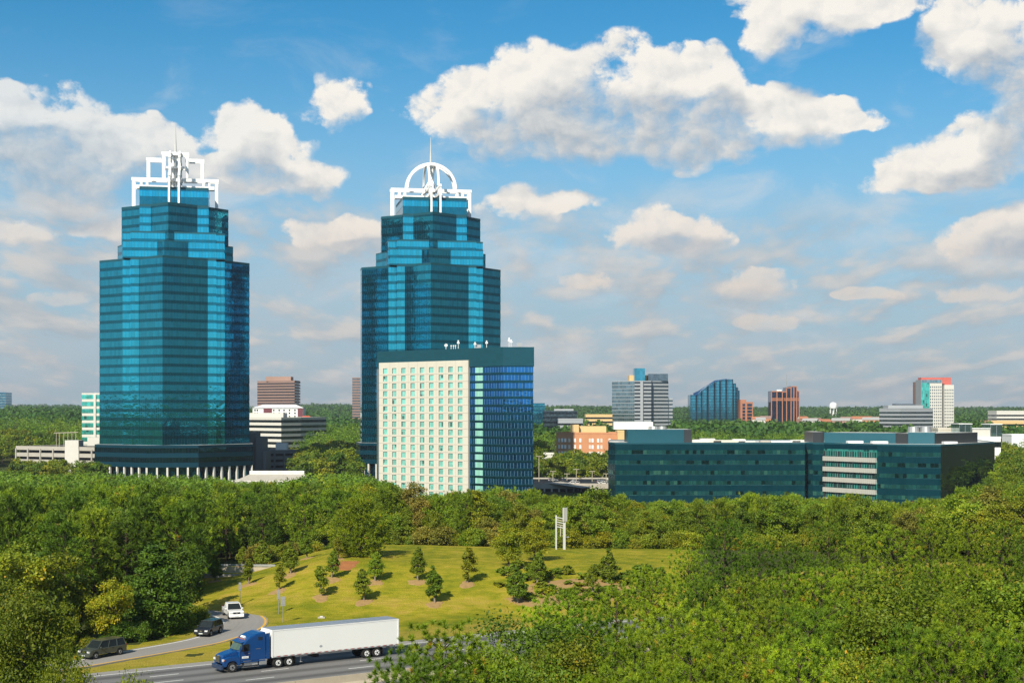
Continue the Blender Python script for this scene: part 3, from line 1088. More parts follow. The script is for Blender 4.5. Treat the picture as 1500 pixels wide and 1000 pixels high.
# --- cream hotel with the blue glass end
def hotel():
    rng = random.Random(4)
    zb, zt = -8.6, 51.4
    Lp = (X_(554, 604), 604.0); C = (X_(737, 560), 560.0); E = (X_(781, 560.5), 560.5)
    ln = math.hypot(C[0] - Lp[0], C[1] - Lp[1]); d = ((C[0] - Lp[0]) / ln, (C[1] - Lp[1]) / ln); nin = (-d[1], d[0])
    poly = [Lp, C, E, (X_(779.5, 584), 584.0), (Lp[0] + nin[0] * 20, Lp[1] + nin[1] * 20)]
    org = (Lp[0], Lp[1], zb)
    root = empty('hotel', org, 0, 'cream faced hotel slab with a grid of windows and a blue glass end', 'hotel')
    loc = lambda p: (p[0] - org[0], p[1] - org[1])
    pl = [loc(p) for p in poly]
    body = MB(); body.prism(pl, 0, 44.4 - zb, M['ho_sp'], M['roofgrey']); body.build('glass_wing', root)
    cap = MB(); cap.prism(offset_poly(pl, 0.35), 44.4 - zb, zt - zb, M['ho_cap'], M['roofgrey'], True)
    cap.prism(offset_poly(pl, -5), zt - zb - 0.1, zt - zb + 0.15, M['roofgrey']); cap.build('roof_band', root)
    def along(px):
        k = (px - 750) / F          # x = k*y
        return (k * Lp[1] - Lp[0]) / (d[0] - k * d[1])
    u_of = along
    # cream facade slab, proud of the glass body
    u0, u1 = u_of(557.5), u_of(688)
    o = (-nin[0] * 0.9 + d[0] * u0, -nin[1] * 0.9 + d[1] * u0)
    cs = [566.6, 579.8, 593.3, 606.8, 620.6, 634.1, 648.2, 662.3, 676.4]
    cols = [(u_of(p) - u0 - 1.22, u_of(p) - u0 + 1.22) for p in cs]
    zt_c = 46.85
    rows = [(42.4 - 3.02 * r - zb, 42.4 - 3.02 * r + 2.15 - zb) for r in range(17)]
    slab = MB()
    P = punched(slab, o, d, u1 - u0, 0, zt_c - zb, cols, sorted(rows), 0.30, M['cream'])
    W_ = u1 - u0
    for (a, b) in ((0, 1.3), (1.3, 0)):
        pass
    slab.face([P(0, 0, 1.3), P(0, 0), P(0, zt_c - zb), P(0, zt_c - zb, 1.3)], M['cream'])
    slab.face([P(W_, 0), P(W_, 0, 1.3), P(W_, zt_c - zb, 1.3), P(W_, zt_c - zb)], M['cream'])
    slab.face([P(0, zt_c - zb), P(W_, zt_c - zb), P(W_, zt_c - zb, 1.3), P(0, zt_c - zb, 1.3)], M['cream'])
    # joint ribs between the precast panels, standing 4 cm proud
    for r in range(17):
        z = rows[r][0] - 0.55
        slab.face([P(0, z, -0.04), P(W_, z, -0.04), P(W_, z + 0.12, -0.04), P(0, z + 0.12, -0.04)], M['conc'])
    for p in cs[:-1]:
        u = u_of(p) - u0 + (u_of(cs[1]) - u_of(cs[0])) * 0.52
        slab.face([P(u - 0.04, 0, -0.03), P(u + 0.04, 0, -0.03), P(u + 0.04, zt_c - zb, -0.03), P(u - 0.04, zt_c - zb, -0.03)], M['conc'])
    slab.build('cream_facade', root)
    order = [(c, r) for r in range(17) for c in range(9)]
    windows(root, P, cols, rows, 0.30, M['ho_win'], order, rng, curtain=M['ho_bright'] if False else None, frame=M['dark_gl'])
    # blue ribbons
    gp = [((d[0] * (u1 + 0.3)), (d[1] * (u1 + 0.3))), pl[1], pl[2], pl[3]]
    for r in range(17):
        b = MB()
        z = 42.0 - 2.98 * r - zb
        q = offset_poly(gp, 0.08)
        q[0] = (gp[0][0] - nin[0] * 0.08, gp[0][1] - nin[1] * 0.08)
        b.wallring(q, z, z + 1.95, M['ho_gl'], (0, 1, 2), r * 5.0)
        b.build('window_band', root)
        s = MB()
        a_, b_ = u_of(696.5), u_of(707.5)
        po = lambda u, zz: (d[0] * u - nin[0] * 0.14, d[1] * u - nin[1] * 0.14, zz)
        s.face([po(a_, z - 0.05), po(b_, z - 0.05), po(b_, z + 2.0), po(a_, z + 2.0)], M['ho_bright'], [(r * 7.7, 0), (r * 7.7 + 4, 0), (r * 7.7 + 4, 2), (r * 7.7, 2)])
        s.build('stair_window', root)
        m_ = MB()
        m_.wallring(offset_poly(gp, 0.16), z - 0.22, z - 0.08, M['tealpanel'], (0, 1, 2))
        m_.build('sill_rail', root)
    # pale strip at the far left corner
    st = MB()
    st.box((d[0] * 0.55 - nin[0] * 0.4, d[1] * 0.55 - nin[1] * 0.4, 23 + 4), (1.1, 0.9, 52), M['pale_gl'], rz=math.atan2(d[1], d[0]))
    st.build('corner_strip', root)
    # roof equipment
    def roofpt(px, back=6.0):
        u = u_of(px)
        return (d[0] * u + nin[0] * back, d[1] * u + nin[1] * back)
    for px, sz in ((648, 0.65), (655.5, 0.32), (659, 0.32), (662, 0.3)):
        x, y = roofpt(px, 2.0)
        s = MB()
        n = 10
        ring = [(x + math.cos(2 * math.pi * k / n) * sz, y - 0.25, zt - zb + 1.0 + sz + math.sin(2 * math.pi * k / n) * sz) for k in range(n)]
        for k in range(n):
            s.face([ring[k], ring[(k + 1) % n], (x, y + 0.25, zt - zb + 1.0 + sz)], M['white'])
        s.tube((x, y + 0.2, zt - zb), (x, y + 0.25, zt - zb + 1.0 + sz), 0.12, M['white'], n=6)
        s.build('satellite_dish', root)
    for px, hh in ((663.5, 3.2), (688, 2.2), (705, 2.6), (738, 3.4), (741, 2.6)):
        x, y = roofpt(px, 3.0)
        s = MB()
        s.tube((x, y, zt - zb), (x, y, zt - zb + hh), 0.10, M['white'], n=6)
        s.box((x, y, zt - zb + hh * 0.75), (1.0, 0.3, 0.5), M['white'])
        s.box((x, y, zt - zb + hh * 0.95), (0.5, 0.3, 0.7), M['white'])
        s.build('roof_antenna', root)
    for px, w in ((687, 2.4), (748, 1.8)):
        x, y = roofpt(px, 5.0)
        s = MB(); s.box((x, y, zt - zb + 0.8), (w, 2.0, 1.5), M['metal']); s.build('roof_unit', root)


hotel()


# --- long low teal office
def low_office():
    zb, zt = -9.4, 14.9
    poly = [(X_(893, 650), 650), (X_(891, 601), 601), (X_(901, 591), 591), (X_(1179, 591), 591), (X_(1179.3, 597), 597), (X_(1191, 597), 597), (X_(1191, 590), 590),
            (X_(1207, 590), 590), (X_(1285, 566), 566), (X_(1327, 560), 560), (X_(1378, 556), 556), (X_(1457, 604), 604), (X_(1430, 650), 650)]
    org = (X_(1050, 591), 591, zb)
    root = empty('low_office', org, 0, 'long low dark teal glass office with ribbon windows and roof penthouses', 'office building')
    pl = [(p[0] - org[0], p[1] - org[1]) for p in poly]
    mb = MB(); mb.prism(pl, 0, zt - zb, M['lo_sp'], M['rooflight']); 
    mb.wallring(offset_poly(pl, 0.1), zt - zb - 0.35, zt - zb + 0.3, M['tealpanel'])
    mb.build('wall', root)
    zs = [10.6 - 4.03 * k - zb for k in range(5)]
    for i, z in enumerate(zs):
        b = MB(); b.wallring(offset_poly(pl, 0.06), z, z + 1.6, M['lo_vi'], (0, 1, 2, 4, 6, 8, 9), i * 13.0); b.build('window_band', root)
        b = MB(); b.wallring(offset_poly(pl, 0.12), z - 0.12, z - 0.03, M['tealpale'], (1, 2, 6, 9)); b.build('sill_rail', root)
        g = MB(); g.wallring(offset_poly(pl, 0.05), z - 0.6, z + 2.2, M['green_gl'], (7,), i * 9.0); g.build('balcony_glazing', root)
    a, b_ = pl[7], pl[8]
    ln = math.hypot(b_[0] - a[0], b_[1] - a[1]); d = ((b_[0] - a[0]) / ln, (b_[1] - a[1]) / ln); no = (d[1], -d[0])
    ang = math.atan2(d[1], d[0])
    for k in range(5):
        z = 8.0 - 4.03 * k - zb
        s = MB()
        c = (a[0] + d[0] * ln / 2 + no[0] * 0.5, a[1] + d[1] * ln / 2 + no[1] * 0.5)
        s.box((c[0], c[1], z + 1.0), (ln - 0.4, 0.9, 1.75), M['shade'], rz=ang)
        n = 26
        for j in range(n):
            u = (j + 0.5) * (ln - 0.6) / n + 0.3
            s.box((a[0] + d[0] * u + no[0] * 0.98, a[1] + d[1] * u + no[1] * 0.98, z + 1.0), (0.12, 0.10, 1.6), M['conc'], rz=ang)
        s.build('sunshade_panel', root)
        p_ = MB()
        for j in range(22):
            u = (j + 0.5) * ln / 22
            p_.box((a[0] + d[0] * u + no[0] * 0.3, a[1] + d[1] * u + no[1] * 0.3, z + 3.02), (0.22 + 0.35 * (j % 3 == 0), 0.3, 2.0), M['bronze'], rz=ang)
        p_.build('mullion_screen', root)
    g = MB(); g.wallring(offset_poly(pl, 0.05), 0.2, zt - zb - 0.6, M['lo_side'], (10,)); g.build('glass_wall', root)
    # penthouses and roof things
    def pent(px0, px1, Y, dep, z1, m, Yb=None):
        mb2 = MB(); mb2.prism([(p[0] - org[0], p[1] - org[1]) for p in rect(px0, px1, Y, dep, Yb)], zt - zb, z1 - zb, m, M['rooflight']); mb2.build('penthouse', root)
    pent(920, 1002, 603, 20, 20.2, M['tealpanel']); pent(1002.2, 1013, 603, 19.6, 20.2, M['bronze'])
    pent(1191, 1207, 604, 18, 19.2, M['bronze']); pent(1207.3, 1312, 602, 18, 19.0, M['tealpale'], 584); pent(1312.4, 1330, 584, 16, 18.9, M['bronze'], 581); pent(1330.3, 1369, 581, 18, 19.3, M['tealpale'], 578)
    pent(1369.3, 1432, 578, 20, 19.0, M['bronze'], 606)
    for px, Y, w, h, mm in ((1022, 606, 9, 1.2, 'offwhite'), (1036, 607, 6, 1.6, 'rooflight'), (1047, 606, 5, 0.8, 'cream'), (1062, 606, 10, 1.0, 'cream'), (1082, 608, 5, 1.3, 'white'), (1093, 608, 7, 0.7, 'rooflight'), (1120, 610, 4, 0.8, 'conc'), (1150, 610, 12, 0.7, 'white'), (1168, 610, 5, 1.0, 'rooflight'), (1252, 590, 6, 1.0, 'white'), (1288, 583, 6, 1.0, 'white'), (1391, 575, 5, 1.0, 'white')):
        s = MB(); s.box((X_(px, Y) - org[0], Y - org[1], zt - zb + h / 2), (w, 4.0, h), M[mm]); s.build('roof_unit', root, bevel=0.12)
    for px, Y, w in ((958, 612, 8), (970, 612, 6), (1338, 592, 7), (1356, 592, 7)):
        s = MB(); s.tube((X_(px, Y) - org[0], Y - org[1], 19.0 - zb), (X_(px, Y) - org[0], Y - org[1], 21.4 - zb), w / 3, M['metal'], w / 3.4, n=14); s.build('cooling_tower', root)
    s = MB(); s.box((X_(927, 615) - org[0], 615 - org[1], 21.6 - zb), (16, 6, 3.0), M['white']); s.build('roof_unit', root)


low_office()


# --- parking garages
def garage(name, label, poly, z0, z1, levels, wall, cat='parking garage', dark='dark', ncol=7, fronts=(0,)):
    cx, cy = poly[0]
    root = empty(name, (cx, cy, z0), 0, label, cat)
    pl = [(p[0] - cx, p[1] - cy) for p in poly]
    h = (z1 - z0) / levels
    inner = MB(); inner.prism(offset_poly(pl, -1.6), 0, z1 - z0 - 0.6, M[dark]); inner.build('interior', root)  # solid near-black block, its colour standing in for the shade between decks
    for k in range(levels):
        s = MB()
        zt_ = z1 - z0 - k * h
        s.prism(pl, zt_ - h * 0.58, zt_ - (0.9 if k == 0 else 0.9), wall, M['rooflight'] if k == 0 else wall, True)
        q = pl; qi = offset_poly(pl, -0.3)
        s.wallring(q, zt_ - 0.9, zt_, wall); s.wallring(list(reversed(qi)), zt_ - 0.9, zt_, wall)
        for i in range(len(q)):
            j = (i + 1) % len(q)
            s.face([(*q[i], zt_), (*q[j], zt_), (*qi[j], zt_), (*qi[i], zt_)], wall)
        s.build('deck', root)
    for e in fronts:
        a, b = pl[e], pl[(e + 1) % len(pl)]
        for j in range(ncol + 1):
            f = min(max(j / ncol, 0.006), 0.994)
            c = MB(); c.box((a[0] + (b[0] - a[0]) * f, a[1] + (b[1] - a[1]) * f, (z1 - z0) / 2 - 0.6), (0.7, 0.9, z1 - z0 - 1.3), wall, rz=math.atan2(b[1] - a[1], b[0] - a[0])); c.build('column', root)
    return root, (cx, cy, z0)


g1, o1 = garage('parking_garage', 'beige open-deck parking garage with white stair tower, left of the left tower', rect(23, 154, 790, 40, 760), -8, 9.3, 5, M['conc'])
s = MB(); s.prism([(p[0] - o1[0], p[1] - o1[1]) for p in rect(95, 115, 768, 9)], 0.0, 12.6 + 8, M['offwhite'], M['rooflight']); s.build('stair_tower', g1)
s = MB()
for px in (82.5, 87, 93.5, 99.5, 105.5, 111):
    x, y = X_(px, 790) - o1[0], 790 - o1[1]
    s.tube((x, y, 17.0), (x, y, 24.0), 0.16, M['tanpole'], n=6)
s.tube((X_(79, 790) - o1[0], 790 - o1[1], 24.0), (X_(114.5, 790) - o1[0], 790 - o1[1], 24.4), 0.25, M['tanpole'], n=6)
s.build('canopy_frame', g1)
s = MB(); s.prism([(p[0] - o1[0], p[1] - o1[1]) for p in rect(128, 148, 800, 8)], 17.0, 21.5, M['offwhite'], M['rooflight']); s.build('stair_head', g1)

r_, pl_, o_ = simple('white_office', 'white office block with bright green windows behind the beige garage', 'office building', rect(120, 149, 860, 30), -6, 37.4, M['offwhite'], zr(-2.0, 36, 4.05), 2.5, M['green_gl'])
s = MB(); s.box((X_(139, 860) - o_[0], 860 - o_[1] - 0.25, 21.5), (1.3, 0.7, 43.2), M['offwhite']); s.build('pier', r_)

# grey blocks beside the left tower and the shaded garage
g2, o2 = garage('parking_garage', 'dark shaded parking garage with a white hut on its roof, between the towers', rect(388, 444, 800, 40, 815), -6, 6.6, 4, M['concdark'], ncol=4)
s = MB(); s.box((X_(413, 815) - o2[0], 815 - o2[1], 14.4), (6.0, 6, 3.6), M['white']); s.build('roof_hut', g2)
r_ = empty('service_building', (X_(376, 765), 765, -7), 0, 'plain grey concrete service block against the right side of the left tower', 'service building')
for (a, b, top, dy) in ((362, 374, 16.5, 6), (374.2, 385, 14.2, 3), (385.2, 389.6, 7.0, 0)):
    s = MB(); s.prism([(p[0] - X_(376, 765), p[1] - 765) for p in rect(a, b, 765 + dy, 16)], 0, top + 7, M['concdark']); s.build('wall', r_)

poly = [(X_(358, 1125), 1125), (X_(412, 1090), 1090), (X_(441, 1112), 1112), (X_(441, 1112) + 14, 1150), (X_(360, 1150), 1160)]
r_, pl_, o_ = simple('striped_office', 'white office with long dark window stripes between the two towers', 'office building', poly, -2, 22.6, M['offwhite'], zr(-0.8, 20, 4.0), 1.9, M['dark_gl'])
addblock(r_, o_, rect(358, 415, 1128, 20), 22.6, 26.2, M['offwhite'])
r_, pl_, o_ = simple('motel', 'white gabled hotel with maroon end panels beyond the striped white office', 'hotel', rect(370, 444, 1400, 18), 6, 30.5, M['white'], zr(20, 29, 3.1), 1.3, None)
for a, b in ((386, 398), (436, 443.5)):
    s = MB(); s.prism([(p[0] - o_[0], p[1] - o_[1]) for p in rect(a, b, 1399.5, 3)], 0, 24.2, M['mauve']); s.build('end_panel', r_)
for k, px in enumerate((373.5, 377, 401, 409, 416, 424, 432)):
    for z in (19.5, 22.6, 25.7, 28.4):
        s = MB(); s.box((X_(px, 1400) - o_[0], 1399.9 - o_[1], z - 6), (1.3, 0.3, 1.4), M['dark_gl']); s.build('window', r_)
s = MB()
q = [(p[0] - o_[0], p[1] - o_[1]) for p in rect(369, 445, 1399, 20)]
zt_ = 24.5
rg = [((q[0][0] * .82 + q[1][0] * .18), (q[0][1] + q[3][1]) / 2, zt_ + 3.2), ((q[0][0] * .18 + q[1][0] * .82), (q[0][1] + q[3][1]) / 2, zt_ + 3.2)]
Q = [(x, y, zt_) for x, y in q]
s.face([Q[0], Q[1], rg[1], rg[0]], M['white']); s.face([Q[2], Q[3], rg[0], rg[1]], M['white']); s.face([Q[1], Q[2], rg[1]], M['slate']); s.face([Q[3], Q[0], rg[0]], M['slate'])
s.build('roof', r_)

r_, pl_, o_ = simple('brown_office', 'brown stone office block with stepped top, seen between the two towers', 'office building', [(X_(377, 1900), 1900), (X_(431.5, 1870), 1870), (X_(438, 1895), 1895), (X_(440, 1930), 1930), (X_(379, 1940), 1940)], 4, 65.2, M['brown'], zr(8, 64, 3.55), 1.5, M['dark_gl'])
addblock(r_, o_, rect(389.5, 426, 1890, 22), 65.2, 71.0, M['pinkstone'])
simple('brown_office', 'sliver of a brown striped office just left of the arched tower', 'office building', rect(516, 534, 2000, 30), 4, 71.8, M['brown'], zr(8, 70, 3.6), 1.5, M['grey_gl'])
s = MB(); x0, x1 = X_(441, 1300), X_(456.5, 1300)
r_ = empty('shop', ((x0 + x1) / 2, 1300, 10), 0, 'small building with a bright red roof right of the striped office', 'shop')
s.box((0, 0, 5.5), (x1 - x0, 8, 11), M['offwhite']); s.build('wall', r_)
s = MB(); w = (x1 - x0) / 2 + .4
for q in ([(-w, -4.6, 11), (w, -4.6, 11), (w * .6, 0, 13.4), (-w * .6, 0, 13.4)], [(w, 4.6, 11), (-w, 4.6, 11), (-w * .6, 0, 13.4), (w * .6, 0, 13.4)], [(w, -4.6, 11), (w, 4.6, 11), (w * .6, 0, 13.4)], [(-w, 4.6, 11), (-w, -4.6, 11), (-w * .6, 0, 13.4)]):
    s.face(q, M['redroof'])
s.build('roof', r_)

# white pavilion in front of the left tower
def pavilion():
    Y = 655.0
    x0, x1, xm = X_(331, Y), X_(462, Y), X_(361, Y)
    root = empty('pavilion', (xm, Y, -8.5), 0, 'low white pavilion roof with panelled parapet at the left tower\'s right foot', 'pavilion')
    L = lambda z: z + 8.5
    s = MB(); s.box(((x0 + x1) / 2 - xm, 10, L(-5.6)), (x1 - x0 - 4, 17, 5.6), M['offwhite']); s.build('wall', root)
    s = MB()
    zr0, zr1 = L(-4.6), L(-0.3)
    a, b, c, d = (x0 - xm, -2, zr0), (x1 - xm, -2, zr0), (x1 - xm - 6, 8, zr1), (0.0, 8, zr1)
    s.face([a, b, c, d], M['conc']); s.face([(x0 - xm, 22, zr0), a, d], M['rooflight']); s.face([b, (x1 - xm, 22, zr0), c], M['white']); s.face([(x1 - xm, 22, zr0), (x0 - xm, 22, zr0), d, c], M['white'])
    s.build('roof', root)
    s = MB()
    W_ = x1 - xm - 6
    s.box((W_ / 2, 8, zr1 + 0.75), (W_, 0.5, 1.5), M['white'])
    n = 22
    for k in range(n):
        s.box(((k + 0.5) * W_ / n, 7.72, zr1 + 0.75), (W_ / n * 0.62, 0.08, 0.85), M['offwhite'])
    s.build('parapet', root)


pavilion()

# --- right hand middle distance
r_, pl_, o_ = simple('orange_building', 'orange brick building with yellow stucco top, right of the hotel', 'apartment building', rect(815, 905, 920, 26, 905), -4, 14.2, M['orange'], (), 1, None)
addblock(r_, o_, rect(837, 888, 928, 16), 14.2, 18.2, M['yellowst'], 'yellowst'); addblock(r_, o_, rect(837, 848, 924, 14), 14.2, 19.2, M['yellowst'], 'yellowst')
for k, px in enumerate((819, 823.5, 828, 834, 842, 850, 864, 868, 876, 881, 893)):
    for z in (0.5, 4.4, 8.4):
        Yq = 920 - 15 * (px - 815) / 90
        s = MB(); s.box((X_(px, Yq) - o_[0], Yq - 0.15 - o_[1], z + 4 + 1.4), (1.2, 0.3, 2.3), M['white' if k % 3 else 'offwhite']); s.build('window', r_)
simple('stucco_block', 'pale yellow stucco block between the orange building and the low office', 'building', rect(904.5, 920, 900, 16), -4, 15.4, M['yellowst'], (), 1, None)

g3, o3 = garage('parking_deck', 'flat parking deck with cars and lamp posts right of the hotel', rect(776, 905, 660, 58), -8.2, -4.2, 1, M['conc'], cat='parking deck', ncol=12)
s = MB()
x0, x1 = X_(800, 655) - o3[0], X_(852, 655) - o3[0]
s.face([(x0, 0.5, 4.25), (x1, -8, 2.4), (x1 + 6, -4, 2.6), (x0 + 7, 12, 4.3)], M['conc']); s.build('ramp_slab', g3)
simple('shop', 'low white-roofed shop half hidden in trees behind the parking deck', 'shop', rect(848, 884, 775, 14), -6.8, 1.8, M['offwhite'], [-2.2], 1.5, M['dark_gl'], roof='rooflight')
simple('shop', 'low pale building in trees at the hotel\'s right edge', 'shop', rect(786, 812, 800, 14), -6.5, 4.6, M['offwhite'], [0.2], 1.5, M['dark_gl'], roof='rooflight')

simple('glass_office', 'small cyan glass office peeking out right of the hotel', 'office building', rect(770, 798, 1500, 30), 3, 35, M['cyan_sp'], zr(5, 34, 4), 2.4, M['cyan_gl'])
r_, pl_, o_ = simple('grey_office', 'long low grey office among trees left of the grey tower', 'office building', rect(796, 845, 1300, 24), 3, 27.4, M['grey_gl'], zr(5, 26, 4), 1.8, M['dark_gl'])
addblock(r_, o_, rect(812, 840, 1308, 14), 27.4, 29.5, M['greyblue'])
simple('grey_office', 'lower grey banded block in front of the long grey office', 'office building', rect(818, 854, 1230, 20), 2, 21.0, M['greyblue'], zr(8, 20, 4), 1.6, M['dark_gl'])
simple('tan_office', 'low tan building just left of the grey glass tower', 'office building', rect(858, 897, 1450, 22), 4, 24, M['yellowst'], zr(8, 22, 4), 1.7, M['dark_gl'])

# grey glass tower
def greytower():
    Y = 1660.0
    zb = 4
    root = empty('grey_tower', (X_(935, Y), Y, zb), 0, 'grey glass and stone office tower with a glass drum on its roof', 'office tower')
    o = (X_(935, Y), Y, zb)
    A = [(X_(896.5, Y + 18), Y + 18), (X_(929.5, Y - 6), Y - 6), (X_(954, Y - 2), Y - 2), (X_(955.5, Y + 6), Y + 6), (X_(979, Y + 14), Y + 14), (X_(979, Y + 14), Y + 50), (X_(899, Y + 50), Y + 60)]
    pl = [(p[0] - o[0], p[1] - o[1]) for p in A]
    mb = MB(); mb.prism(pl, 0, 57, M['greyblue'], M['roofgrey']); mb.build('wall', root)
    for k in range(14):
        z = 2.0 + k * 4.0
        b = MB(); q = offset_poly(pl, 0.1)
        b.wallring(q, z - 1.2, z + 2.2, M['pale_gl'], (0,), k * 9.0); b.wallring(q, z, z + 1.8, M['dark_gl'], (1,), k * 9.0); b.wallring(q, z - 1.6, z + 2.3, M['navy_gl'], (2,), k); b.wallring(q, z, z + 2.0, M['grey_gl'], (3, 4), k * 5.)
        b.build('window_band', root)
    pr = MB(); pr.prism([(p[0] - o[0], p[1] - o[1]) for p in rect(938, 942, Y - 6, 3)], 0, 57, M['greyblue']); pr.build('pier', root)
    for nm, px0, px1, z0, z1, yy, mm in (('side_wing', 978.5, 985.3, 0, 38, Y + 16, 'greyblue'), ('roof_block', 922, 948, 57, 63.5, Y + 14, 'yellowst'), ('glass_drum', 929.2, 944.8, 57, 71, Y + 2, 'cyan_gl'), ('roof_block', 949.5, 978.5, 57, 65, Y + 10, 'grey_gl')):
        s = MB(); p = rect(px0, px1, yy, 22)
        s.prism([(a - o[0], b - o[1]) for a, b in p], z0, z1, M[mm], M['roofgrey']); s.build(nm, root)
        if nm == 'side_wing':
            for k in range(9):
                b = MB(); b.wallring(offset_poly([(a - o[0], c - o[1]) for a, c in p], 0.1), 2 + k * 4, 4 + k * 4, M['grey_gl'], (0, 1)); b.build('window_band', root)


greytower()


# blue stepped glass building
def stepped():
    Y = 2300.0; zb = 8
    o = (X_(1048, Y), Y, zb)
    root = empty('stepped_glass_building', o, 0, 'blue glass building with sloping roof stepping down on its right', 'office building')
    xs = lambda px: X_(px, Y) - o[0]
    zz = lambda py: Z_(py, Y) - zb
    bays = [(1012.5, 1022, 578, 578, 10), (1022, 1029, 578, 571, 4), (1029, 1037, 571, 565, 0), (1037, 1048, 565, 559, 6), (1048, 1055, 559, 557, -3), (1055, 1063, 556.5, 556, -10), (1063, 1072, 555.6, 555.6, -16), (1072, 1077, 561.5, 561.5, -10), (1077, 1081, 567, 567, -4), (1081, 1084.3, 571.5, 571.5, 4)]
    for k, (a, b, t0, t1, dy) in enumerate(bays):
        s = MB()
        xa, xb = xs(a), xs(b) - 0.05
        c = 2.0
        f = [(xa, dy + c), (xa + c, dy), (xb - c, dy), (xb, dy + c), (xb, 45), (xa, 45)]
        top = lambda x: zz(t0 + (t1 - t0) * (x - xa) / (xb - xa))
        u = 0
        for i in range(6):
            p, q = f[i], f[(i + 1) % 6]
            L_ = math.hypot(q[0] - p[0], q[1] - p[1])
            s.face([(*p, 0), (*q, 0), (*q, top(q[0])), (*p, top(p[0]))], M['cyan_sp'], [(u, 0), (u + L_, 0), (u + L_, 60), (u, 60)])
            u += L_
        s.face([(*p, top(p[0])) for p in f], M['blueroof'])
        for j in range(14):
            z = 4 + j * 4.4
            zt_ = min(z + 2.7, min(top(xa), top(xb)) - 0.6)
            if zt_ > z + 0.5:
                s.wallring(offset_poly(f, 0.15), z, zt_, M['cyan_gl'], (0, 1, 2, 3), k * 17 + j * 3.3)
        s.build('glass_bay', root)
    # dark sloping glass roof over the long side
    s = MB()
    pts = [(1018, 576.5), (1026, 573), (1050, 557.5), (1068, 555)]
    for (a, b) in zip(pts[:-1], pts[1:]):
        s.face([(xs(a[0]), 2 if a[0] > 1020 else 8, zz(a[1]) - 3.5), (xs(b[0]), 2, zz(b[1]) - 3.5), (xs(b[0]), 26, zz(b[1]) + 1.0), (xs(a[0]), 26, zz(a[1]) + 1.0)], M['blueroof'])
    s.build('roof', root)


stepped()
r_, pl_, o_ = simple('copper_office', 'small copper and glass office right of the blue stepped building', 'office building', rect(1084.5, 1103, 2280, 30), 8, 41, M['copper'], (), 2, None)
addblock(r_, o_, rect(1084.6, 1093, 2282, 20), 41, 45, M['copper'])
for (a, b) in ((1087.5, 1091.5), (1094.5, 1101.5)):
    for z in zr(10, 38, 5):
        s = MB(); s.box((X_((a + b) / 2, 2280) - o_[0], 2279.8 - o_[1], z - 8 + 2), (X_(b, 2280) - X_(a, 2280), 0.4, 3.6), M['navy_gl']); s.build('window', r_)


def browntower():
    Y = 2200.0; zb = 8
    o = (X_(1150, Y), Y, zb)
    root = empty('copper_tower', o, 0, 'dark glass tower with copper piers and a thin roof antenna', 'office tower')
    zz = lambda py: Z_(py, Y) - zb
    for (a, b, top, dy) in ((1130, 1146, 572.5, 0), (1146.2, 1152, 573, 5), (1152.2, 1158.5, 567, 2), (1158.7, 1167, 565.3, 0), (1167.2, 1170.6, 572.3, 3)):
        s = MB(); p = [(x - o[0], y - o[1]) for x, y in rect(a, b, Y + dy, 30)]
        s.prism(p, 0, zz(top), M['navy_gl'], M['roofgrey']); s.build('glass_shaft', root)
        for f in (0.0, 0.5, 1.0):
            if b - a < 7 and f == 0.5: continue
            t = MB(); t.box((p[0][0] + (p[1][0] - p[0][0]) * f, p[0][1] - 0.3, zz(top) / 2 - 1), (1.3, 0.8, zz(top) - 1), M['copper']); t.build('pier', root)
        for py in (top + 0.6, 583.5, 586):
            t = MB(); t.box(((p[0][0] + p[1][0]) / 2, p[0][1] - 0.45, zz(py)), (p[1][0] - p[0][0], 0.6, 1.4), M['copper']); t.build('cornice', root)
    s = MB(); s.tube((X_(1154.2, Y) - o[0], 12, zz(567)), (X_(1154.2, Y) - o[0], 12, zz(547.5)), 0.6, M['metal'], 0.25, n=6); s.build('antenna', root)
    s = MB(); s.box((X_(1143, Y) - o[0], 12, zz(571.6)), (7, 8, 2.5), M['white']); s.build('roof_unit', root)


browntower()
# water tower
root = empty('water_tower', (X_(1220.6, 3000), 3000, 14), 0, 'white water tower with domed tank above the far treeline', 'water tower')
s = MB()
prof = [(3.0, 31.2), (7.4, 33.4), (7.9, 36.5), (7.6, 40.5), (5.6, 43.6), (2.5, 45.2), (0.01, 45.6)]
n = 18
for (r0, z0), (r1, z1) in zip(prof[:-1], prof[1:]):
    for k in range(n):
        a0, a1 = 2 * math.pi * k / n, 2 * math.pi * (k + 1) / n
        s.face([(r0 * math.cos(a0), r0 * math.sin(a0), z0 - 14), (r0 * math.cos(a1), r0 * math.sin(a1), z0 - 14), (r1 * math.cos(a1), r1 * math.sin(a1), z1 - 14), (r1 * math.cos(a0), r1 * math.sin(a0), z1 - 14)], M['white'])
s.build('tank', root, smooth=True)
for k in range(6):
    a = 2 * math.pi * (k + .5) / 6
    s = MB(); s.tube((6.8 * math.cos(a), 6.8 * math.sin(a), -2), (6.6 * math.cos(a), 6.6 * math.sin(a), 20), 0.6, M['white'], n=6); s.build('leg', root)
s = MB(); s.tube((0, 0, -2), (0, 0, 18), 1.2, M['white'], n=8); s.build('riser_pipe', root)

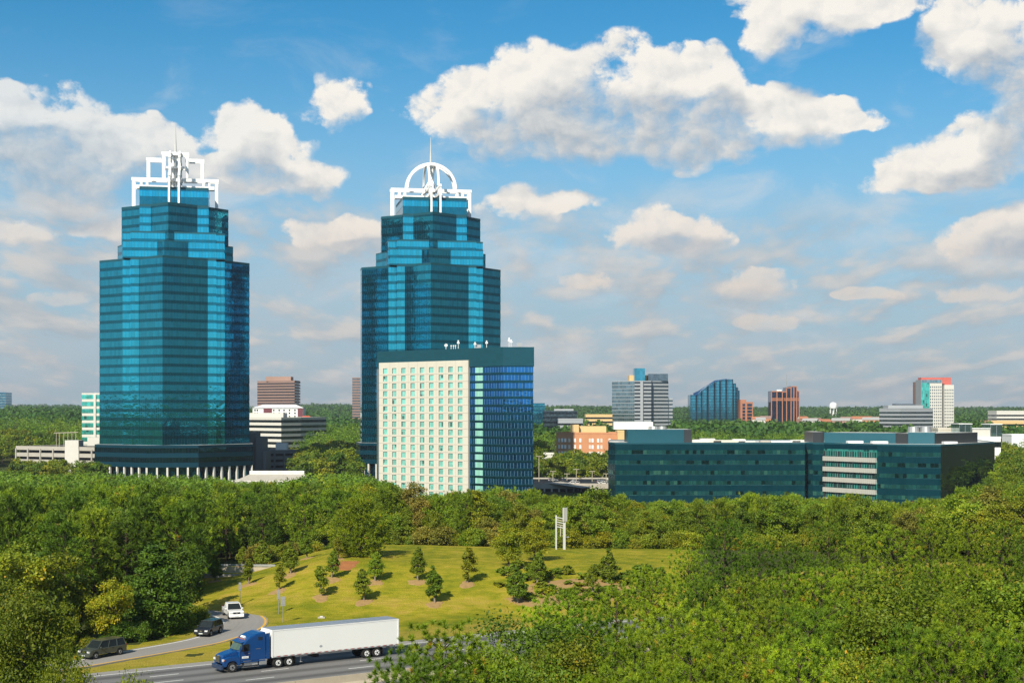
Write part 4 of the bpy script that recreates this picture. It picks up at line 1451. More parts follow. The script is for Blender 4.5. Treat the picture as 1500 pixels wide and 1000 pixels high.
# far houses with pitched roofs
rng = random.Random(9)
HOUSES = [(1107, 610.5, 1900, 10), (1114, 611.5, 1880, 12), (1122, 609.5, 1920, 14), (1176, 610, 1900, 12), (1187, 613, 1850, 18), (1194, 612.5, 1870, 14), (1208, 614, 1840, 14), (1232, 612.5, 1850, 22), (1246, 610.5, 1950, 26), (1262, 610, 1950, 26), (1278, 611.5, 1900, 24), (1292, 610.5, 1930, 24)]
HL = ['first', 'second', 'third', 'fourth', 'fifth', 'sixth', 'seventh', 'eighth', 'ninth', 'tenth', 'eleventh', 'twelfth']
for i, (px, py, Y, w) in enumerate(HOUSES):
    z = Z_(py, Y)
    zb = z - 9
    root = empty('house', (X_(px, Y), Y, zb), rng.uniform(-0.4, 0.4), f'far pitched-roof house, {HL[i]} from the left below the horizon trees', 'house', 'far houses among the trees')
    s = MB(); s.box((0, 0, 3.2), (w, 9, 6.4), M[['cream', 'offwhite', 'orange', 'pinkstone'][i % 4]])
    s.face([(-w / 2, -4.5, 6.4), (-w / 2, 0, 9.4), (-w / 2, 4.5, 6.4)], M['cream']); s.face([(w / 2, -4.5, 6.4), (w / 2, 4.5, 6.4), (w / 2, 0, 9.4)], M['cream'])
    s.build('wall', root)
    s = MB(); s.face([(-w / 2 - .4, -5, 6.1), (w / 2 + .4, -5, 6.1), (w / 2 + .4, 0, 9.5), (-w / 2 - .4, 0, 9.5)], M[['copper', 'roofgrey', 'brown'][i % 3]]); s.face([(w / 2 + .4, 5, 6.1), (-w / 2 - .4, 5, 6.1), (-w / 2 - .4, 0, 9.5), (w / 2 + .4, 0, 9.5)], M[['copper', 'roofgrey', 'brown'][i % 3]]); s.build('roof', root)

# grey office and condominium at the right
poly = [(X_(1288, 1530), 1530), (X_(1319, 1500), 1500), (X_(1366.5, 1520), 1520), (X_(1366, 1560), 1560), (X_(1290, 1570), 1570)]
r_, pl_, o_ = simple('grey_office', 'grey striped office in front of the white and red apartment tower', 'office building', poly, 3, 30, M['greyblue'], zr(5, 29, 4.0), 1.9, M['grey_gl'])
addblock(r_, o_, rect(1301, 1352, 1530, 20), 30, 33.5, M['greyblue']); addblock(r_, o_, rect(1312, 1340, 1535, 14), 33.5, 35.0, M['slate'])


def condo():
    Y = 1700.0; zb = 4
    rg = random.Random(6)
    o = (X_(1370, Y), Y, zb)
    root = empty('apartment_tower', o, 0, 'white apartment tower with a red crown and green glass corner', 'apartment tower')
    zz = lambda py: Z_(py, Y) - zb
    lp = lambda poly: [(p[0] - o[0], p[1] - o[1]) for p in poly]
    s = MB(); s.prism(lp(rect(1342.7, 1351, Y + 22, 16)), 0, zz(558.5), M['brown'], M['roofgrey']); s.build('rear_wing', root)
    for k in range(15):
        b = MB(); b.wallring(offset_poly(lp(rect(1342.7, 1351, Y + 22, 16)), 0.1), 1.6 + 3.5 * k, 3.4 + 3.5 * k, M['dark_gl'], (0,)); b.build('window_band', root)
    s = MB(); s.prism(lp(rect(1349.5, 1380, Y + 1.2, 24)), 0, zz(556), M['greyblue'], M['roofgrey']); s.build('core', root)
    g = MB(); g.wallring(lp(rect(1350, 1362, Y + 0.6, 10)), 0, zz(556), M['green_gl'], (0, 3)); g.build('glass_corner', root)
    g = MB(); g.wallring(lp(rect(1350, 1379, Y + 0.4, 10)), zz(560.5), zz(556), M['pale_gl'], (0,)); g.build('top_glazing', root)
    for (px0, px1, top, nc) in ((1362, 1380, 561, 6), (1383.3, 1397.4, 563.5, 5)):
        p = lp(rect(px0, px1, Y, 22))
        L_ = p[1][0] - p[0][0]
        s = MB()
        zt_ = zz(top)
        cols = [((j + 0.18) * L_ / nc, (j + 0.70) * L_ / nc) for j in range(nc)]
        rows = [(1.5 + 3.45 * r, 1.5 + 3.45 * r + 1.9) for r in range(int((zt_ - 2) / 3.45))]
        P = punched(s, p[0], (1, 0), L_, 0, zt_, cols, rows, 0.4, M['offwhite'])
        s.face([(p[0][0], p[0][1], 0), (p[0][0], p[0][1], zt_), (p[3][0], p[3][1], zt_), (p[3][0], p[3][1], 0)], M['offwhite'])
        s.face([(p[1][0], p[1][1], 0), (p[2][0], p[2][1], 0), (p[2][0], p[2][1], zt_), (p[1][0], p[1][1], zt_)], M['offwhite'])
        s.face([(*q, zt_) for q in p], M['rooflight'])
        s.build('white_facade', root)
        windows(root, P, cols, rows, 0.4, M['grey_gl'], [(c, r) for r in reversed(range(len(rows))) for c in range(nc)], rg, cap=50)
    s = MB(); s.prism(lp(rect(1379.8, 1383.5, Y + 6, 18)), 0, zz(562), M['dark_gl'], M['roofgrey']); s.build('recess', root)
    s = MB(); s.prism(lp(rect(1349.5, 1380, Y + 6, 14)), zz(556), zz(552.6), M['redpanel'], M['redpanel'])
    s.prism(lp(rect(1380.2, 1393, Y + 6, 14)), zz(563.4), zz(552.4), M['redpanel'], M['redpanel']); s.build('red_crown', root)


condo()
r_, pl_, o_ = simple('white_pavilion_office', 'white and pale glass rooftop pavilion behind the right end of the low office', 'office building', rect(1404, 1466, 770, 24), -4, 14.0, M['white'], (), 1, None, roof='rooflight')
for a, b, z1, mm in ((1405, 1424, 20.8, 'pale_gl'), (1451, 1468, 20.6, 'pale_gl'), (1424.5, 1450.5, 18.4, 'offwhite')):
    s = MB(); s.prism([(p[0] - o_[0], p[1] - o_[1]) for p in rect(a, b, 772, 14)], 18, z1 + 4, M[mm], M['white']); s.build('upper_block', r_)
    s = MB(); s.prism([(p[0] - o_[0], p[1] - o_[1]) for p in rect(a - 0.5, b + 0.5, 771.5, 15)], z1 + 4, z1 + 4.4, M['white'], M['white'], True); s.build('roof', r_)
b = MB(); b.wallring(offset_poly(pl_, 0.1), 13.0, 15.8, M['dark_gl'], (0,)); b.build('window_band', r_)
simple('stucco_block', 'cream roof block behind the low office below the apartment tower', 'building', rect(1374, 1404, 790, 14), -4, 18.2, M['cream'], (), 1, None)
simple('white_office', 'cream office with dark window stripes at the far right edge', 'office building', rect(1460, 1515, 1600, 30), 4, 27.6, M['offwhite'], zr(10, 26, 4.0), 1.8, M['dark_gl'])
simple('tan_office', 'tan building with square windows below the far right cream office', 'office building', rect(1450, 1515, 1500, 30), 3, 17.5, M['yellowst'], zr(5, 16, 4.0), 1.7, M['dark_gl'])
simple('shop', 'low white-roofed building at the right edge below the cream office', 'shop', rect(1482, 1520, 1000, 20), -2, 11.6, M['white'], (), 1, None, roof='rooflight')
simple('glass_office', 'pale blue glass office on the horizon at the left edge', 'office building', rect(-12, 8.5, 2500, 30), 10, 58, M['cyan_sp'], zr(14, 54, 4.4), 2.4, M['pale_gl'])


# ------------------------------------------------------------------ vehicles
def paintmat(name, rough=0.3):
    m, t, b = mat(name)
    oi = t.new('ShaderNodeObjectInfo')
    t.put(b.inputs['Base Color'], oi.outputs['Color'])
    b.inputs['Roughness'].default_value = rough
    b.inputs['Coat Weight'].default_value = 0.6
    b.inputs['Coat Roughness'].default_value = 0.08
    return m


M['paint'] = paintmat('car_paint')
M['carglass'] = glass('car_glass', (0.018, 0.024, 0.026), 0.05, (50, 50), 0.0, metal=0.1, var=0.0, wav=0.0)
M['lamp'] = plain('headlamp_lens', (0.75, 0.76, 0.76), 0.12, 0.3, var=0.03)
M['amber'] = plain('amber_lens', (0.70, 0.22, 0.03), 0.25, var=0.03)
M['redlens'] = plain('red_lens', (0.45, 0.02, 0.02), 0.25, var=0.03)
M['chrome'] = plain('chrome', (0.62, 0.63, 0.64), 0.15, 0.9, var=0.03)
M['trailer'] = plain('trailer_skin', (0.80, 0.80, 0.77), 0.4, var=0.035, scale=0.25)
M['alu'] = plain('aluminium', (0.46, 0.47, 0.48), 0.4, 0.6, var=0.08)
M['signgrey'] = plain('pale_grey_steel', (0.50, 0.50, 0.48), 0.5, 0.0, var=0.1)
M['plate'] = plain('number_plate', (0.6, 0.65, 0.6), 0.5, var=0.05)


def prof_x(mb, pts, y0, y1, m, inset=0.0):
    """side profile (x, z) given front-to-back, extruded across y0..y1"""
    n = len(pts)
    A = [(x, y0, z) for x, z in pts]
    B = [(x, y1, z) for x, z in pts]
    mb.face(A, m)
    mb.face(list(reversed(B)), m)
    for i in range(n):
        j = (i + 1) % n
        mb.face([A[j], A[i], B[i], B[j]], m)


def wheel(root, x, y, r, w, rimm='alu', name='wheel'):
    o = bpy.data.objects.new(name, None)
    COL.objects.link(o); o.parent = root; o.location = (x, y, r)
    t = MB(); t.tube((0, -w / 2, 0), (0, w / 2, 0), r, M['rubber'], n=20); t.build('tyre', o, bevel=0.03)
    s = 1 if y > 0 else -1
    rm = MB(); rm.tube((0, s * (w / 2 - 0.05), 0), (0, s * (w / 2 + 0.015), 0), r * 0.62, M[rimm], r * 0.56, n=16)
    rm.tube((0, s * w / 2, 0), (0, s * (w / 2 + 0.05), 0), r * 0.2, M['black'], n=8)
    for k in range(5):
        a = 2 * math.pi * k / 5
        rm.box((math.cos(a) * r * 0.40, s * (w / 2 + 0.012), math.sin(a) * r * 0.40), (r * 0.16, 0.02, r * 0.16), M['black'], ry=-a)
    rm.build('rim', o)
    return o


def car(name, loc, rz, color, label, cat, group=None, L_=4.8, W_=1.9, Hh=1.75, hood=1.15, pickup=False, rear=0.25):
    root = empty(name, loc, rz, label, cat, group)
    x0, x1 = L_ / 2, -L_ / 2
    r = 0.37
    belt = 0.58 * Hh
    zb = 0.28
    fx, rx = x0 - 0.92, x1 + 0.98

    def arch(cx):
        return [(cx + 0.46 * math.cos(a), r + 0.46 * math.sin(a)) for a in np.linspace(math.pi - 0.15, 0.15, 8)]
    low = [(x0 - 0.02, zb), (x0, zb + 0.28), (x0 - 0.05, belt - 0.18), (x0 - 0.22, belt - 0.07), (x0 - hood, belt + 0.03), (x1 + 0.10, belt + 0.02), (x1 + 0.02, belt - 0.1), (x1, zb + 0.3), (x1 + 0.05, zb)]
    low = low + arch(rx) + arch(fx)
    b = MB(); prof_x(b, low, -W_ / 2, W_ / 2, M['paint'])
    bo = b.build('body', root, bevel=0.06); bo.color = (*color, 1)
    # cabin
    c0 = x0 - hood - 0.02
    c1 = (x1 + 1.75) if pickup else (x1 + 0.10)
    tw = W_ / 2 - 0.20; bw = W_ / 2 - 0.04
    ws = 0.72
    base = [(c0, bw - .02), (c1, bw - .02)]
    top = [(c0 - ws, tw), (c1 + rear, tw)]
    g = MB()
    zt = Hh - 0.06
    P = {}
    for k, (x, y, z) in enumerate([(c0, bw, belt), (c1, bw, belt), (c0 - ws, tw, zt), (c1 + rear, tw, zt)]):
        P[k, 1] = (x, y, z); P[k, -1] = (x, -y, z)
    g.face([P[0, 1], P[2, 1], P[3, 1], P[1, 1]], M['carglass']); g.face([P[0, -1], P[1, -1], P[3, -1], P[2, -1]], M['carglass'])
    g.face([P[0, -1], P[2, -1], P[2, 1], P[0, 1]], M['carglass']); g.face([P[1, 1], P[3, 1], P[3, -1], P[1, -1]], M['carglass'])
    g.build('window_glass', root)
    rf = MB()
    rf.box(((c0 - ws + c1 + rear) / 2, 0, Hh - 0.03), (c0 - ws - c1 - rear + 0.14, 2 * tw + 0.08, 0.09), M['paint'])
    ro = rf.build('roof', root, bevel=0.035); ro.color = (*color, 1)
    pil = MB()
    for s in (1, -1):
        for a, d_ in ((0.0, 0.0), (0.36, 0.36), (0.68, 0.68), (1.0, 1.0)):
            p = Vector(P[0, s]).lerp(Vector(P[1, s]), a); q = Vector(P[2, s]).lerp(Vector(P[3, s]), d_)
            pil.tube(p, q, 0.05, M['paint'], n=5)
    po = pil.build('pillars', root); po.name = 'pillar_frame'; po.color = (*color, 1)
    for x in (fx, rx):
        for s in (1, -1):
            wheel(root, x, s * (W_ / 2 - 0.10), r, 0.24)
    for s in (1, -1):
        h = MB(); h.box((x0 - 0.06, s * (W_ / 2 - 0.28), belt - 0.27), (0.16, 0.40, 0.19), M['lamp']); h.build('headlight', root, bevel=0.03)
        h = MB(); h.box((x1 + 0.03, s * (W_ / 2 - 0.14), belt - 0.12), (0.12, 0.2, 0.42), M['redlens']); h.build('tail_light', root)
        h = MB(); h.box((c0 - 0.28, s * (W_ / 2 + 0.10), belt + 0.12), (0.14, 0.22, 0.18), M['paint']); mo = h.build('wing_mirror', root, bevel=0.03); mo.color = (*color, 1)
        for xx in (c0 - 1.15, c0 - 2.15):
            h = MB(); h.box((xx, s * (W_ / 2 + 0.012), belt - 0.14), (0.2, 0.03, 0.04), M['black']); h.build('door_handle', root)
    h = MB(); h.box((x0 - 0.02, 0, belt - 0.28), (0.10, W_ - 1.05, 0.22), M['black']); h.box((x0 + 0.01, 0, belt - 0.28), (0.1, 0.26, 0.1), M['chrome']); h.build('grille', root)
    h = MB(); h.box((x0 + 0.0, 0, 0.42), (0.16, W_ - 0.1, 0.24), M['paint']); h.box((x0 + 0.085, 0, 0.44), (0.02, 0.5, 0.12), M['plate']); bo = h.build('bumper', root, bevel=0.04); bo.color = (*color, 1)
    return root


def copy_tree(o, parent=None):
    c = o.copy(); COL.objects.link(c)
    if parent: c.parent = parent
    for ch in list(o.children):
        copy_tree(ch, c)
    return c


def ramp_heading(px, py):
    p = np.array(G(px, py))
    i = int(np.argmin(np.hypot(*(RAMP_C - p).T)))
    i = min(max(i, 1), len(RAMP_C) - 2)
    d = RAMP_C[i + 1] - RAMP_C[i - 1]
    return math.atan2(d[1], d[0])


x, y = G(341, 903)
car('pickup_truck', (x, y, 0.05), R(-69), (0.82, 0.82, 0.80), 'white pickup rounding the bend of the ramp towards the camera', 'pickup truck', 'vehicles on the ramp', 5.6, 1.98, 1.9, 1.45, True)
x, y = G(306, 929)
car('suv', (x, y, 0.05), ramp_heading(306, 929) + R(3), (0.012, 0.013, 0.016), 'black off-road car on the ramp bend, ahead of the white pickup', 'car', 'vehicles on the ramp', 4.7, 1.88, 1.74)
x, y = G(150, 961)
car('suv', (x, y, 0.05), ramp_heading(150, 961), (0.055, 0.065, 0.055), 'dark grey-green long estate car at the lower end of the ramp', 'car', 'vehicles on the ramp', 5.4, 2.0, 1.9, 1.2)


def truck():
    px_, py_ = fw(-1.9, 5.0)
    root = empty('semi_truck', (px_, py_, 0.03), math.atan2(-DIR[1], -DIR[0]), 'blue sleeper-cab lorry pulling a long white box trailer on the freeway', 'lorry')
    m = M['paint']; blue = (0.002, 0.050, 0.19, 1)
    def paint(o, c=blue): o.color = c; return o
    b = MB()
    prof_x(b, [(-1.95, 1.0), (-1.95, 2.22), (-2.52, 3.02), (-2.75, 3.26), (-3.2, 3.55), (-3.8, 3.80), (-4.5, 3.96), (-5.05, 3.98), (-5.1, 1.0)], -1.22, 1.22, m)
    paint(b.build('cab', root, bevel=0.13))
    b = MB()
    prof_x(b, [(-0.18, 0.92), (-0.14, 1.62), (-0.30, 1.82), (-0.8, 1.98), (-2.0, 2.24), (-2.0, 0.92)], -0.86, 0.86, m)
    paint(b.build('hood', root, bevel=0.10))
    for s in (1, -1):
        f = MB()
        arc = [(-1.22 + 0.66 * math.cos(a), 0.54 + 0.66 * math.sin(a)) for a in np.linspace(math.pi - 0.2, 0.15, 10)]
        prof_x(f, [(-0.22, 0.62), (-0.18, 1.3), (-0.42, 1.55), (-1.0, 1.68), (-1.9, 1.66), (-2.15, 1.3), (-2.15, 0.70)] + arc, s * 0.80, s * 1.23, m)
        paint(f.build('fender', root, bevel=0.07))
        h = MB(); h.box((-0.24, s * 0.99, 1.33), (0.22, 0.42, 0.24), M['lamp'], rz=s * -0.25); h.box((-0.28, s * 1.2, 1.3), (0.2, 0.06, 0.18), M['amber']); h.build('headlight', root, bevel=0.04)
        w = MB()
        w.face([(-2.18, s * 1.235, 2.12), (-2.58, s * 1.235, 2.86), (-3.12, s * 1.235, 2.86), (-3.12, s * 1.235, 2.12)], M['carglass'])
        w.build('side_window', root)
        w = MB(); w.box((-4.42, s * 1.22, 3.32), (0.50, 0.05, 0.36), M['carglass']); w.build('sleeper_window', root, bevel=0.06)
        d = MB()
        for xx in (-2.12, -3.2):
            d.box((xx, s * 1.226, 1.9), (0.025, 0.02, 1.7), M['black'])
        d.box((-3.1, s * 1.24, 1.85), (0.2, 0.04, 0.06), M['chrome']); d.build('door', root)
        mr = MB(); mr.box((-2.30, s * 1.52, 2.50), (0.14, 0.26, 0.75), M['black']); mr.tube((-2.3, s * 1.2, 2.85), (-2.3, s * 1.52, 2.8), 0.03, M['black'], n=5); mr.tube((-2.3, s * 1.2, 2.2), (-2.3, s * 1.52, 2.2), 0.03, M['black'], n=5); mr.build('mirror', root, bevel=0.05)
        tk = MB(); tk.tube((-2.55, s * 0.93, 0.74), (-4.1, s * 0.93, 0.74), 0.31, M['chrome'], n=16); tk.box((-3.3, s * 1.13, 0.42), (1.9, 0.22, 0.05), M['chrome']); tk.box((-2.9, s * 1.1, 1.06), (0.9, 0.26, 0.05), M['chrome']); tk.build('fuel_tank', root)
        bx = MB(); bx.box((-4.75, s * 0.98, 0.80), (0.85, 0.46, 0.58), M['alu']); bx.build('tool_box', root, bevel=0.03)
        sk = MB(); sk.box((-3.55, s * 1.19, 0.98), (2.9, 0.07, 0.12), m); paint(sk.build('side_skirt', root))
        lg = MB(); lg.box((-2.66, s * 1.24, 1.48), (0.75, 0.012, 0.22), M['white']); lg.box((-2.66, s * 1.248, 1.47), (0.5, 0.012, 0.05), M['greyblue']); lg.box((-4.15, s * 1.235, 2.26), (0.55, 0.02, 0.07), M['chrome']); lg.build('door_lettering', root)
    g = MB(); g.box((-0.13, 0, 1.36), (0.10, 0.98, 0.62), M['dark'])
    for k in range(6): g.box((-0.075, 0, 1.1 + 0.1 * k), (0.03, 0.96, 0.035), M['chrome'])
    g.box((-0.17, 0, 1.73), (0.10, 0.5, 0.10), M['chrome'])
    g.build('grille', root)
    bm = MB(); bm.box((-0.06, 0, 0.60), (0.34, 2.42, 0.52), m); paint(bm.build('bumper', root, bevel=0.10), (0.02, 0.04, 0.09, 1))
    w = MB(); n_ = 6
    for k in range(n_):
        y0, y1 = -1.10 + 2.2 * k / n_, -1.10 + 2.2 * (k + 1) / n_
        f0, f1 = 0.10 * (1 - (y0 / 1.1) ** 2), 0.10 * (1 - (y1 / 1.1) ** 2)
        w.face([(-1.955 + f0, y0, 2.26), (-1.955 + f1, y1, 2.26), (-2.48 + f1, y1 * .95, 3.0), (-2.48 + f0, y0 * .95, 3.0)], M['wind'])
    w.build('windshield', root)
    v = MB(); v.box((-2.42, 0, 3.04), (0.42, 2.34, 0.08), m, ry=0.25); paint(v.build('sun_visor', root, bevel=0.03))
    lt = MB()
    for yy in (-0.8, -0.3, 0, 0.3, 0.8): lt.box((-2.78, yy, 3.30), (0.12, 0.12, 0.06), M['amber'])
    lt.box((-2.98, 0, 3.46), (0.25, 0.95, 0.16), M['white'], ry=0.6); lt.build('roof_sign', root)
    fr = MB()
    for s in (1, -1): fr.box((-4.6, s * 0.45, 0.85), (8.2, 0.10, 0.28), M['black'])
    for xx in (-1.2, -6.5, -7.8): fr.tube((xx, -0.9, 0.53), (xx, 0.9, 0.53), 0.12, M['black'], n=8)
    fr.box((-7.1, 0, 1.04), (1.3, 1.0, 0.14), M['black'])
    fr.box((-5.25, 0.2, 1.6), (0.16, 0.5, 1.0), M['alu']); fr.tube((-5.3, 0.95, 0.9), (-5.3, 0.95, 3.4), 0.09, M['chrome'], n=8)
    fr.build('chassis', root)
    for s in (1, -1):
        ff = MB(); ff.box((-5.33, s * 1.17, 2.45), (0.44, 0.05, 2.7), m); paint(ff.build('side_fairing', root))
        wheel(root, -1.22, s * 1.05, 0.53, 0.30, 'alu')
        for xx in (-6.5, -7.8): wheel(root, xx, s * 0.97, 0.53, 0.56, 'white')
        for xx in (-17.35, -18.65): wheel(root, xx, s * 0.97, 0.53, 0.56, 'white')
        mf = MB(); mf.box((-8.55, s * 0.97, 0.62), (0.03, 0.6, 0.75), M['black']); mf.build('mud_flap', root)
        mf = MB(); mf.box((-19.4, s * 0.97, 0.62), (0.03, 0.6, 0.75), M['black']); mf.build('mud_flap', root)
    # trailer
    a, z = -5.75, -21.4
    t = MB(); t.box(((a + z) / 2, 0, 2.63), (a - z, 2.58, 2.88), M['trailer']); t.build('trailer_box', root, bevel=0.03)
    t = MB(); t.box(((a + z) / 2, 0, 4.09), (a - z - 0.12, 2.46, 0.04), M['alu'])
    for k in range(13): t.box((a - 0.6 - k * 1.2, 0, 4.115), (0.05, 2.4, 0.02), M['alu'])
    t.build('trailer_roof', root)
    t = MB()
    for s in (1, -1):
        t.box(((a + z) / 2, s * 1.30, 1.21), (a - z + 0.02, 0.035, 0.16), M['alu']); t.box(((a + z) / 2, s * 1.30, 4.02), (a - z + 0.02, 0.035, 0.11), M['white'])
        for xx in (a - 0.04, z + 0.04): t.box((xx, s * 1.30, 2.6), (0.16, 0.04, 2.9), M['white'])
    t.build('trailer_rail', root)
    for s in (1, -1):
        t = MB()
        for k in range(38):
            t.box((a - 0.35 - k * 0.41, s * 1.325, 1.24), (0.26, 0.01, 0.06), M['redlens' if k % 2 else 'white'])
        t.build('reflective_tape', root)
        t = MB()
        n = 14
        t.face([(-11.6 + 0.19 * math.cos(2 * math.pi * k / n), s * 1.297, 1.86 + 0.13 * math.sin(2 * math.pi * k / n)) for k in range(n)], M['greyblue']); t.build('trailer_emblem', root)
        t = MB()
        for k in range(12): t.box((a - 1.25 - k * 1.22, s * 1.2915, 2.62), (0.02, 0.003, 2.72), M['trailer'])
        t.build('trailer_seam', root)
    t = MB()
    for s in (1, -1): t.box((-13.5, s * 0.5, 1.03), (15.2, 0.12, 0.2), M['black']); t.tube((-9.4, s * 0.75, 1.1), (-9.4, s * 0.75, 0.35), 0.08, M['alu'], n=6); t.box((-9.4, s * 0.75, 0.33), (0.3, 0.3, 0.05), M['alu'])
    for xx in (-17.35, -18.65): t.tube((xx, -0.9, 0.53), (xx, 0.9, 0.53), 0.12, M['black'], n=8)
    t.box((-18, 0, 0.86), (3.0, 1.2, 0.22), M['black']); t.box((-11.3, 0, 0.85), (0.6, 1.6, 0.4), M['black'])
    t.build('trailer_chassis', root)
    t = MB(); t.box((z + 0.15, 0, 0.62), (0.1, 2.3, 0.12), M['alu'])
    for s in (1, -1): t.box((z + 0.15, s * 0.6, 0.9), (0.1, 0.1, 0.6), M['alu'])
    t.build('underrun_bar', root)
    t = MB(); t.box((-5.5, 0, 3.55), (0.42, 1.5, 0.75), M['white']); t.box((-5.5, 0, 2.5), (0.36, 1.8, 1.2), M['alu']); t.build('cooling_unit', root, bevel=0.08)


M['wind'] = glass('windshield_glass', (0.10, 0.16, 0.12), 0.04, (50, 50), 0.0, metal=0.35, var=0.0, wav=0.0)
truck()


def hit(px, py):
    """ground point seen at a photo pixel on the knoll"""
    for Y in np.arange(150, 320, 0.4):
        x = X_(px, Y)
        if Z_(py, Y) <= float(ground(x, Y)):
            return x, float(Y), float(ground(x, Y))
    return X_(px, 240), 240.0, float(ground(X_(px, 240), 240))


# road signs seen from behind
for (px, p0, p1, base, wd, lab) in ((351.5, 852.5, 864.5, 886, 3.6, 'grey back of the road sign farthest left by the ramp bend'), (408, 863.5, 877, 899, 4.4, 'narrow grey back of a road sign beside the widest sign right of the ramp'), (414.5, 873, 887, 911, 6.6, 'widest grey sign back, rightmost of the three by the ramp')):
    x, Y, z = hit(px, base)
    root = empty('road_sign', (x, Y, z), R(6), lab, 'road sign', 'road signs seen from behind by the ramp')
    w = wd / F * Y
    zt, zm = Z_(p0, Y) - z, Z_(p1, Y) - z
    s = MB(); s.box((0, 0, (zt + zm) / 2), (w, 0.05, zt - zm), M['polegrey']); s.box((0, -0.04, zm + 0.3), (w, 0.04, 0.06), M['metal']); s.box((0, -0.04, zt - 0.3), (w, 0.04, 0.06), M['metal']); s.build('sign_panel', root)
    s = MB(); s.tube((0, 0.08, -0.3), (0, 0.08, zt - 0.1), 0.06, M['polegrey'], n=6); s.build('post', root)
x, Y, z = hit(471, 905)
s = MB(); s.box((x, Y, z + 0.04), (0.95, 0.6, 0.2), M['conc']); s.box((x, Y, z + 0.18), (0.4, 0.35, 0.16), M['offwhite']); s.build('drain_inlet', label='small pale concrete drain inlet in the grass above the lorry trailer', cat='drain')

# tall white two-post sign frame at the back of the lawn
x, Y, z = hit(820, 804)
Y = 268.0; x = X_(820, Y); z = float(ground(x, Y))
root = empty('sign_frame', (x, Y, z), R(8), 'tall white two-post sign frame standing at the back of the lawn', 'sign frame')
u = lambda px: (px - 820) / F * Y
v = lambda py: Z_(py, Y) - z
s = MB(); s.box((u(814.5), 0, v(754) / 2), (0.26, 0.3, v(754)), M['signgrey']); s.build('post', root)
s = MB(); s.box((u(826), -0.4, v(760) / 2), (0.42, 0.4, v(760)), M['signgrey']); s.build('post', root)
s = MB(); s.box((u(827), -0.55, (v(743) + v(763)) / 2), (0.85, 0.3, v(743) - v(763)), M['signgrey'], rz=0.5); s.box((u(827) - 0.1, -0.78, (v(743) + v(763)) / 2), (0.06, 0.05, v(744) - v(762)), M['conc'], rz=0.5); s.build('sign_panel', root)
s = MB()
for k in range(5):
    py = 757 + k * 3.4
    s.tube((u(814.5), 0, v(py)), (u(826), -0.3, v(py + 2.5)), 0.09, M['tanpole'] if k % 2 else M['signgrey'], n=5)
s.box((u(821), 0, (v(770) + v(785)) / 2), (0.16, 0.16, v(770) - v(785)), M['tanpole'])
s.tube((u(826), -0.3, v(786)), (u(834), 0.2, v(786.5)), 0.10, M['signgrey'], n=5)
s.build('cross_bracing', root)

# bridge parapet with steel rail beyond the left flank of the knoll
Y = 250.0
root = empty('bridge_rail', (X_(335, Y), Y, 0), R(-3), 'pale bridge parapet with a steel rail left of the grassy hill', 'guard rail')
a, b = X_(255, Y) - X_(335, Y), X_(404, Y) - X_(335, Y)
s = MB(); s.box(((a + b) / 2, 0, Z_(833, Y) - 0.1), (b - a, 0.4, 0.95), M['barrier']); s.box(((a + b) / 2, 0.3, Z_(838, Y) - 0.9), (b - a, 0.5, 1.2), M['conc']); s.build('parapet', root)
s = MB(); s.box(((a + b) / 2, -0.1, Z_(827.2, Y)), (b - a, 0.10, 0.34), M['metal'])
for k in range(10): s.box((a + (b - a) * (k + .5) / 10, 0, Z_(829, Y)), (0.14, 0.12, 0.8), M['metal'])
s.build('rail', root)

# lamp posts and cars on the parking deck
LP = [(789.5, 668, 690, 'leftmost'), (810, 690, 706, 'second from the left'), (830.6, 693.5, 712, 'third from the left'), (844.3, 687, 705, 'fourth from the left'), (867.5, 690, 705, 'second from the right'), (888, 693.5, 707, 'rightmost')]
for (px, p0, p1, w) in LP:
    Y = 690.0
    root = empty('lamp_post', (X_(px, Y), Y, -4.9), 0, f'tan parking lamp post, {w} on the flat deck right of the hotel', 'lamp post', 'lamp posts on the parking deck')
    hh = Z_(p0, Y) + 4.9
    s = MB(); s.tube((0, 0, 0), (0, 0, hh), 0.17, M['tanpole'], n=6); s.build('pole', root)
    for sx in (-1, 1):
        s = MB(); s.box((sx * 0.75, 0, hh), (1.3, 0.5, 0.25), M['tanpole']); s.build('lamp_head', root)
rg = random.Random(12)
DC = [(824, 676, (0.02, 0.02, 0.025), 'black car farther left'), (838, 668, (0.8, 0.8, 0.8), 'white van-like car in the nearer pair'), (845, 667, (0.7, 0.7, 0.68), 'white car right of the white van-like one'), (841, 684, (0.75, 0.75, 0.75), 'white car in the row behind'), (826, 694, (0.05, 0.08, 0.15), 'dark blue car in the back row'), (877, 690, (0.03, 0.03, 0.03), 'black car at the right end'), (882, 680, (0.45, 0.47, 0.5), 'silver car by the low teal office'), (884, 670, (0.75, 0.74, 0.72), 'pale car nearest the low teal office'), (810, 700, (0.4, 0.4, 0.42), 'grey car far left in the back row')]
first = None
for px, Y, c, w in DC:
    lab = f'{w} on the parking deck right of the hotel'
    rz = rg.choice([0.1, math.pi + 0.1, 1.7])
    if first is None:
        first = car('parked_car', (X_(px, Y), Y, -5.08), rz, c, lab, 'car', 'cars on the parking deck', 4.6, 1.85, 1.5)
        continue
    o = copy_tree(first)
    o.location = (X_(px, Y), Y, -5.08); o.rotation_euler = (0, 0, rz); o['label'] = lab
    for ch in o.children:
        if ch.type == 'MESH': ch.color = (*c, 1)


# ------------------------------------------------------------------ trees
def unit(v):
    return v / np.maximum(np.linalg.norm(v, axis=-1, keepdims=True), 1e-6)


